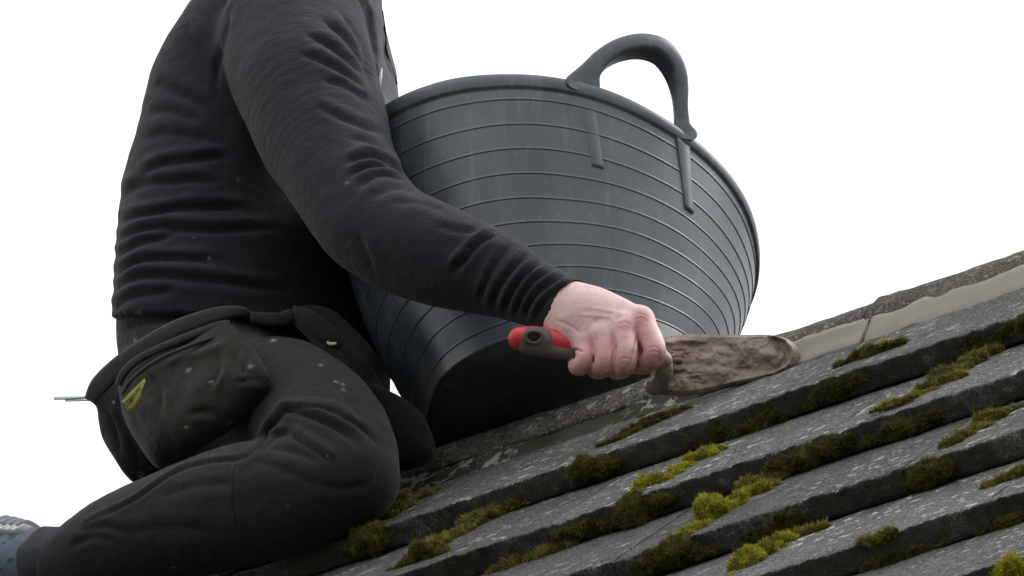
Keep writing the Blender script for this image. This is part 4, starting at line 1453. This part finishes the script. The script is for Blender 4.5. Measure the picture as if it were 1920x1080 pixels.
# yellow woven tag with worn lettering
tagm = Mat('yellow_tag')
p_ = tagm.pos()
tagm = tagm.fin(tagm.mix(tagm.ramp(tagm.noise(p_, 120, 4), 0.35, 0.7), (0.30, 0.30, 0.055), (0.40, 0.39, 0.14)), 0.8)
T0, T1 = P(229, 752, .322), P(271, 710, .334)
tdir = nrm(T1 - T0)
tdn = nrm(np.cross(nrm(T0 - CAM), tdir))
tdn = tdn if tdn[2] < 0 else -tdn
tdn = nrm(tdn + 0.25 * N)
tdn = nrm(tdn - (tdn @ tdir) * tdir)
tn = np.cross(tdir, tdn)
if tn @ (CAM - T0) < 0:
    tn = -tn
TL = np.linalg.norm(T1 - T0)
rows = []
for u in np.linspace(0, 1, 18):
    w_ = 0.0170 * (0.62 + 0.38 * math.sin(math.pi * min(1, u * 1.1 + 0.18))) * (1 if u < 0.7 else 1 - (u - 0.7) * 2.0)
    c_ = T0 + tdir * TL * u + tn * 0.003 * math.sin(u * 3)
    rows.append([c_ + tdn * w_ * v_ + tn * (0.0006 * e_ + 0.003 * v_ * v_) for v_, e_ in ((0, -1), (0, 1), (.33, 1), (.66, 1), (1, 1), (1, -1), (.5, -1))])
tago = fix_normals(grid_obj('name_tag', rows, tagm, belt))
tx = bpy.data.curves.new('tag_lettering', 'FONT')
tx.body = 'STANLEY'
tx.size = 0.0100
tx.extrude = 0.0002
tx.align_x = 'LEFT'
txo = bpy.data.objects.new('tag_lettering', tx)
COL.objects.link(txo)
yy = np.cross(tn, tdir)
txo.matrix_world = Matrix.Translation(Vector(T0 + tdir * 0.0015 + tdn * (0.0098) + tn * 0.0040)) @ Matrix((tuple(tdir), tuple(yy), tuple(tn))).transposed().to_4x4() @ Matrix.Diagonal((0.72, 0.9, 1, 1))
dg = bpy.context.evaluated_depsgraph_get()
tme = bpy.data.meshes.new_from_object(txo.evaluated_get(dg))
mw = txo.matrix_world.copy()
bpy.data.objects.remove(txo)
tme.transform(mw)
tme.materials.clear()
tme.materials.append(Mat('tag_ink').fin((0.02, 0.022, 0.012), 0.9))
to = bpy.data.objects.new('lettering', tme)
COL.objects.link(to)
attach(to, tago)
# thin pale blade poking out of the belt behind the worker
tool = empty('flat_tool', P(160, 748, .22))
props(tool, 'thin pale metal strip sticking out behind the tool belt', 'tool')
pale = Mat('pale_metal').fin((0.42, 0.46, 0.46), 0.35, Metallic=0.6)
def bar(name, x0, x1, y0, y1, th, b0, b1):
    rows = [[P(x, y + s_ * th, b + d_) for s_, d_ in ((-1, 0), (1, 0), (1, -.02), (-1, -.02))] for x, y, b in ((x0, y0, b0), (x1, y1, b1))]
    return fix_normals(grid_obj(name, rows, pale, tool))
bar('strip', 101, 230, 747, 743, 3.2, .22, .235)
bar('strip', 122, 230, 751, 748.5, 2.2, .222, .236)

# ------------------------------------------------------------------ moss on the tiles
def moss_mat(name, top, low, brown):
    m = Mat(name)
    p = m.pos()
    c = m.mix(m.ramp(m.noise(p, 55, 4, 0.6), 0.35, 0.65), low, top)
    c = m.mix(m.ramp(m.noise(p, 28, 4, 0.6), 0.52, 0.70), c, brown)
    c = m.mix(m.math('MULTIPLY', m.rnd(), 0.15), c, brown)
    tone = m.n('ShaderNodeVectorMath')
    tone.operation = 'SCALE'
    m.l(c, tone.inputs[0])
    m.l(m.attr('tone'), tone.inputs['Scale'])
    c = tone.outputs[0]
    c = m.mix(m.ramp(m.noise(p, 900, 2), 0.35, 0.75), c, m.mix(0.3, c, (0.0, 0.0, 0.0)))
    return m.fin(c, 0.95, m.bump(m.noise(p, 450, 4, 0.7), 1.0, 0.003), Specular_IOR_Level=0.15)
MOSS = [moss_mat('bright_moss', (0.38, 0.36, 0.035), (0.20, 0.195, 0.022), (0.16, 0.125, 0.040)),
        moss_mat('olive_moss', (0.24, 0.22, 0.045), (0.115, 0.108, 0.024), (0.13, 0.095, 0.042)),
        moss_mat('dark_moss', (0.13, 0.125, 0.028), (0.062, 0.062, 0.016), (0.090, 0.066, 0.030)),
        moss_mat('pale_moss', (0.26, 0.28, 0.20), (0.15, 0.17, 0.10), (0.12, 0.12, 0.07))]
BLADE = {}
def icos(n):
    bm = bmesh.new()
    bmesh.ops.create_icosphere(bm, subdivisions=n, radius=1)
    v = np.array([x.co[:] for x in bm.verts])
    f = np.array([[l.index for l in x.verts] for x in bm.faces])
    bm.free()
    return v, f
IV, IF = icos(3)

def moss(px, py, length, height, kind, label, seed, tilt=0.0, lumps=3, depth=None, hairy=1.0):
    """a cushion centred on the roof point seen at px,py; length along the course and height in pixels"""
    hit = roof_hit(px, py)
    if hit is None:
        return
    c0, nn_ = hit[1], hit[2]
    rg = np.random.default_rng(seed)
    s_ = np.linalg.norm(c0 - CAM) / FPX
    la, hh_ = length * 0.70 * s_ / 0.89, height * 0.58 * s_
    up = nrm(Z * 0.8 + N * 0.6)
    dp = hh_ * 1.2 if depth is None else depth
    vs_, fs_, bl = [], [], []
    side = np.cross(R, nn_)
    lumps = max(2, int(lumps * 1.7))
    lead = rg.uniform(0, 6)
    for i in range(lumps):
        f = (i + rg.uniform(0.1, 0.9)) / lumps * 2 - 1
        prof_ = (1 - abs(f) ** 2.2) ** 0.5 * (0.72 + 0.28 * math.sin(lead + f * 5))
        sz = max(0.22, prof_ * rg.uniform(0.65, 1.25))
        qx = f * length * 0.64
        h2 = roof_hit(px + qx, py - qx * math.tan(math.radians(18.5 + tilt)))
        cc, nn_ = (h2[1], h2[2]) if h2 is not None else (c0 + R * la * f * 0.92, hit[2])
        side = np.cross(R, nn_)
        c = cc + up * rg.normal() * hh_ * 0.18
        ra_, rh_, rd_ = la / lumps * rg.uniform(1.7, 2.8), hh_ * sz * 0.9, dp * sz * 0.9
        ra_ = max(ra_, rh_ * 0.7)
        w = IV
        co_ = c + (w[:, :1] * ra_) * R + (w[:, 1:2] * rd_) * nn_ + (w[:, 2:] * rh_) * side
        nr_ = nrm_rows(w[:, :1] / ra_ * R + w[:, 1:2] / rd_ * nn_ + w[:, 2:] / rh_ * side)
        co_ = co_ + nr_ * (min(rh_, rd_) * (0.30 * fbm(co_, 70, seed, 3)) + 0.0030 * fbm(co_, 190, seed + 1, 2))[:, None]
        fs_.append(IF + sum(len(x) for x in vs_))
        vs_.append(co_)
        # tufts
        k = int(min(5200, 1900 * hairy * max(0.4, ra_ * rh_ / 1.0e-4) ** 0.7))
        ii = IF[rg.integers(0, len(IF), k)]
        bw = rg.dirichlet((1, 1, 1), k)[:, :, None]
        b0 = (co_[ii] * bw).sum(1)
        d_ = (nr_[ii] * bw).sum(1) + rg.normal(size=(k, 3)) * 0.55 + Z * 0.25
        d_ /= np.linalg.norm(d_, axis=1, keepdims=True)
        sd_ = np.cross(d_, rg.normal(size=(k, 3)))
        sd_ /= np.linalg.norm(sd_, axis=1, keepdims=True)
        ln_ = rg.uniform(0.0018, 0.0058, (k, 1)) * (0.7 + 0.6 * (fbm(b0, 160, seed + 5, 2) > 0.1))[:, None]
        bl.append(np.stack([b0 - sd_ * 0.00036, b0 + sd_ * 0.00036, b0 + d_ * ln_], 1).reshape(-1, 3))
    v1 = np.vstack(vs_)
    f1 = np.vstack(fs_)
    v2 = np.vstack(bl)
    f2 = np.arange(len(v2)).reshape(-1, 3) + len(v1)
    o = quick_mesh('moss_clump', np.vstack([v1, v2]) - c0, np.vstack([f1, f2]), MOSS[kind])
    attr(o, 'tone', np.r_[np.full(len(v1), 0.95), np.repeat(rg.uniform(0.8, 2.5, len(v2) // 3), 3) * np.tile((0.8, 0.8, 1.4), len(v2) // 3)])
    o.location = tuple(c0)
    props(o, label, 'moss', 'moss clumps on the roof tiles')
    return o

def nrm_rows(a):
    return a / np.linalg.norm(a, axis=1, keepdims=True)

moss(748, 957, 112, 34, 1, 'olive moss strip lying against the worker\'s knee', 11, tilt=10, lumps=4)
moss(688, 1016, 62, 50, 2, 'dark moss hanging over the tile edge just below the knee', 12, lumps=2)
moss(880, 992, 140, 40, 1, 'long hairy olive moss on the second tile course, left of the tub', 13, tilt=10, lumps=5)
moss(788, 1050, 74, 48, 2, 'crumbly brown moss lump near the bottom edge, below the knee', 14, lumps=3)
moss(992, 1048, 108, 46, 1, 'rounded green moss cushion at the bottom edge below the tub', 15, lumps=3)
moss(1081, 996, 36, 36, 2, 'small round moss ball on a dark tile edge below the tub', 16, lumps=1)
moss(1270, 884, 128, 36, 0, 'bright yellow-green moss strip on the second course below the hand', 17, tilt=9, lumps=4)
moss(1196, 958, 86, 62, 2, 'dark moss drooping over the edge just below the bright strip under the hand', 18, lumps=3)
moss(1350, 964, 150, 48, 0, 'largest bright green moss roll on the third course', 19, tilt=11, lumps=5)
moss(1262, 1044, 104, 60, 2, 'dark moss mass hanging below the lower end of the largest moss roll', 20, lumps=3)
moss(1438, 908, 60, 28, 1, 'small moss tuft just above the upper end of the largest moss roll', 21, lumps=2)
moss(1508, 862, 112, 56, 2, 'big shaggy dark moss cushion above the largest moss roll', 22, tilt=6, lumps=3)
moss(1432, 1040, 122, 44, 0, 'vivid green moss strip at the bottom edge right of the largest roll', 23, tilt=13, lumps=4)
moss(1510, 1002, 50, 22, 1, 'short moss tuft continuing the vivid strip at the bottom edge', 24, lumps=2)
moss(1685, 796, 78, 44, 2, 'drooping dark moss below the long clump on the second course at far right', 25, lumps=2)
moss(1722, 742, 82, 38, 1, 'middle moss lump of the row rising along the second course', 26, tilt=8, lumps=2)
moss(1802, 694, 104, 34, 1, 'upper moss strip of the row rising along the second course', 27, tilt=9, lumps=4)
moss(1748, 888, 62, 56, 2, 'round moss ball stuck on the dark edge of the third course', 28, lumps=1)
moss(1830, 806, 88, 40, 1, 'plump moss lump on the third course near the photo\'s right edge', 29, tilt=12, lumps=3)
moss(1900, 768, 40, 18, 3, 'pale grey-green lichen tuft on the third course at the right edge', 30, lumps=1)
moss(1902, 896, 56, 48, 1, 'golden moss cushion on the fourth course at the right edge', 31, lumps=2)
moss(1900, 978, 70, 28, 2, 'low dark moss under the golden cushion at the right edge', 32, lumps=2)
moss(1908, 1066, 50, 50, 0, 'green moss clump in the bottom right corner', 33, lumps=2)
moss(1638, 1010, 34, 28, 1, 'tiny lone brown moss knob on the fourth course', 34, lumps=1)
moss(1690, 1046, 90, 30, 2, 'thin dark moss on the tile edge below the tiny knob', 44, lumps=3, depth=.004)
moss(1632, 668, 88, 26, 2, 'dark moss patch on the top course beside the fresh mortar', 35, lumps=3)
moss(1655, 654, 38, 16, 0, 'small yellow moss tip beside the fresh mortar', 36, lumps=1)
moss(1205, 802, 124, 22, 2, 'flat brown moss along the top course below the trowel', 37, tilt=6, lumps=5, depth=.005)
moss(1240, 782, 60, 18, 1, 'low green moss just under the trowel blade', 38, lumps=3, depth=.005)
moss(1572, 722, 48, 40, 2, 'faint dark moss on the first dark tile edge under the mortar', 39, lumps=1, depth=.005)
moss(1118, 872, 56, 34, 2, 'dark broken clump on the first tile edge below the tub', 40, lumps=2)
moss(1400, 800, 150, 26, 2, 'thin dark film of moss along the first tile edge below the trowel', 41, lumps=5, depth=.003)
moss(1880, 625, 120, 24, 2, 'thin dark moss film on the first tile edge at the right', 42, lumps=4, depth=.003)
moss(1450, 985, 60, 34, 2, 'dark moss clinging to the third tile edge beneath the largest roll', 43, lumps=2, depth=.005)
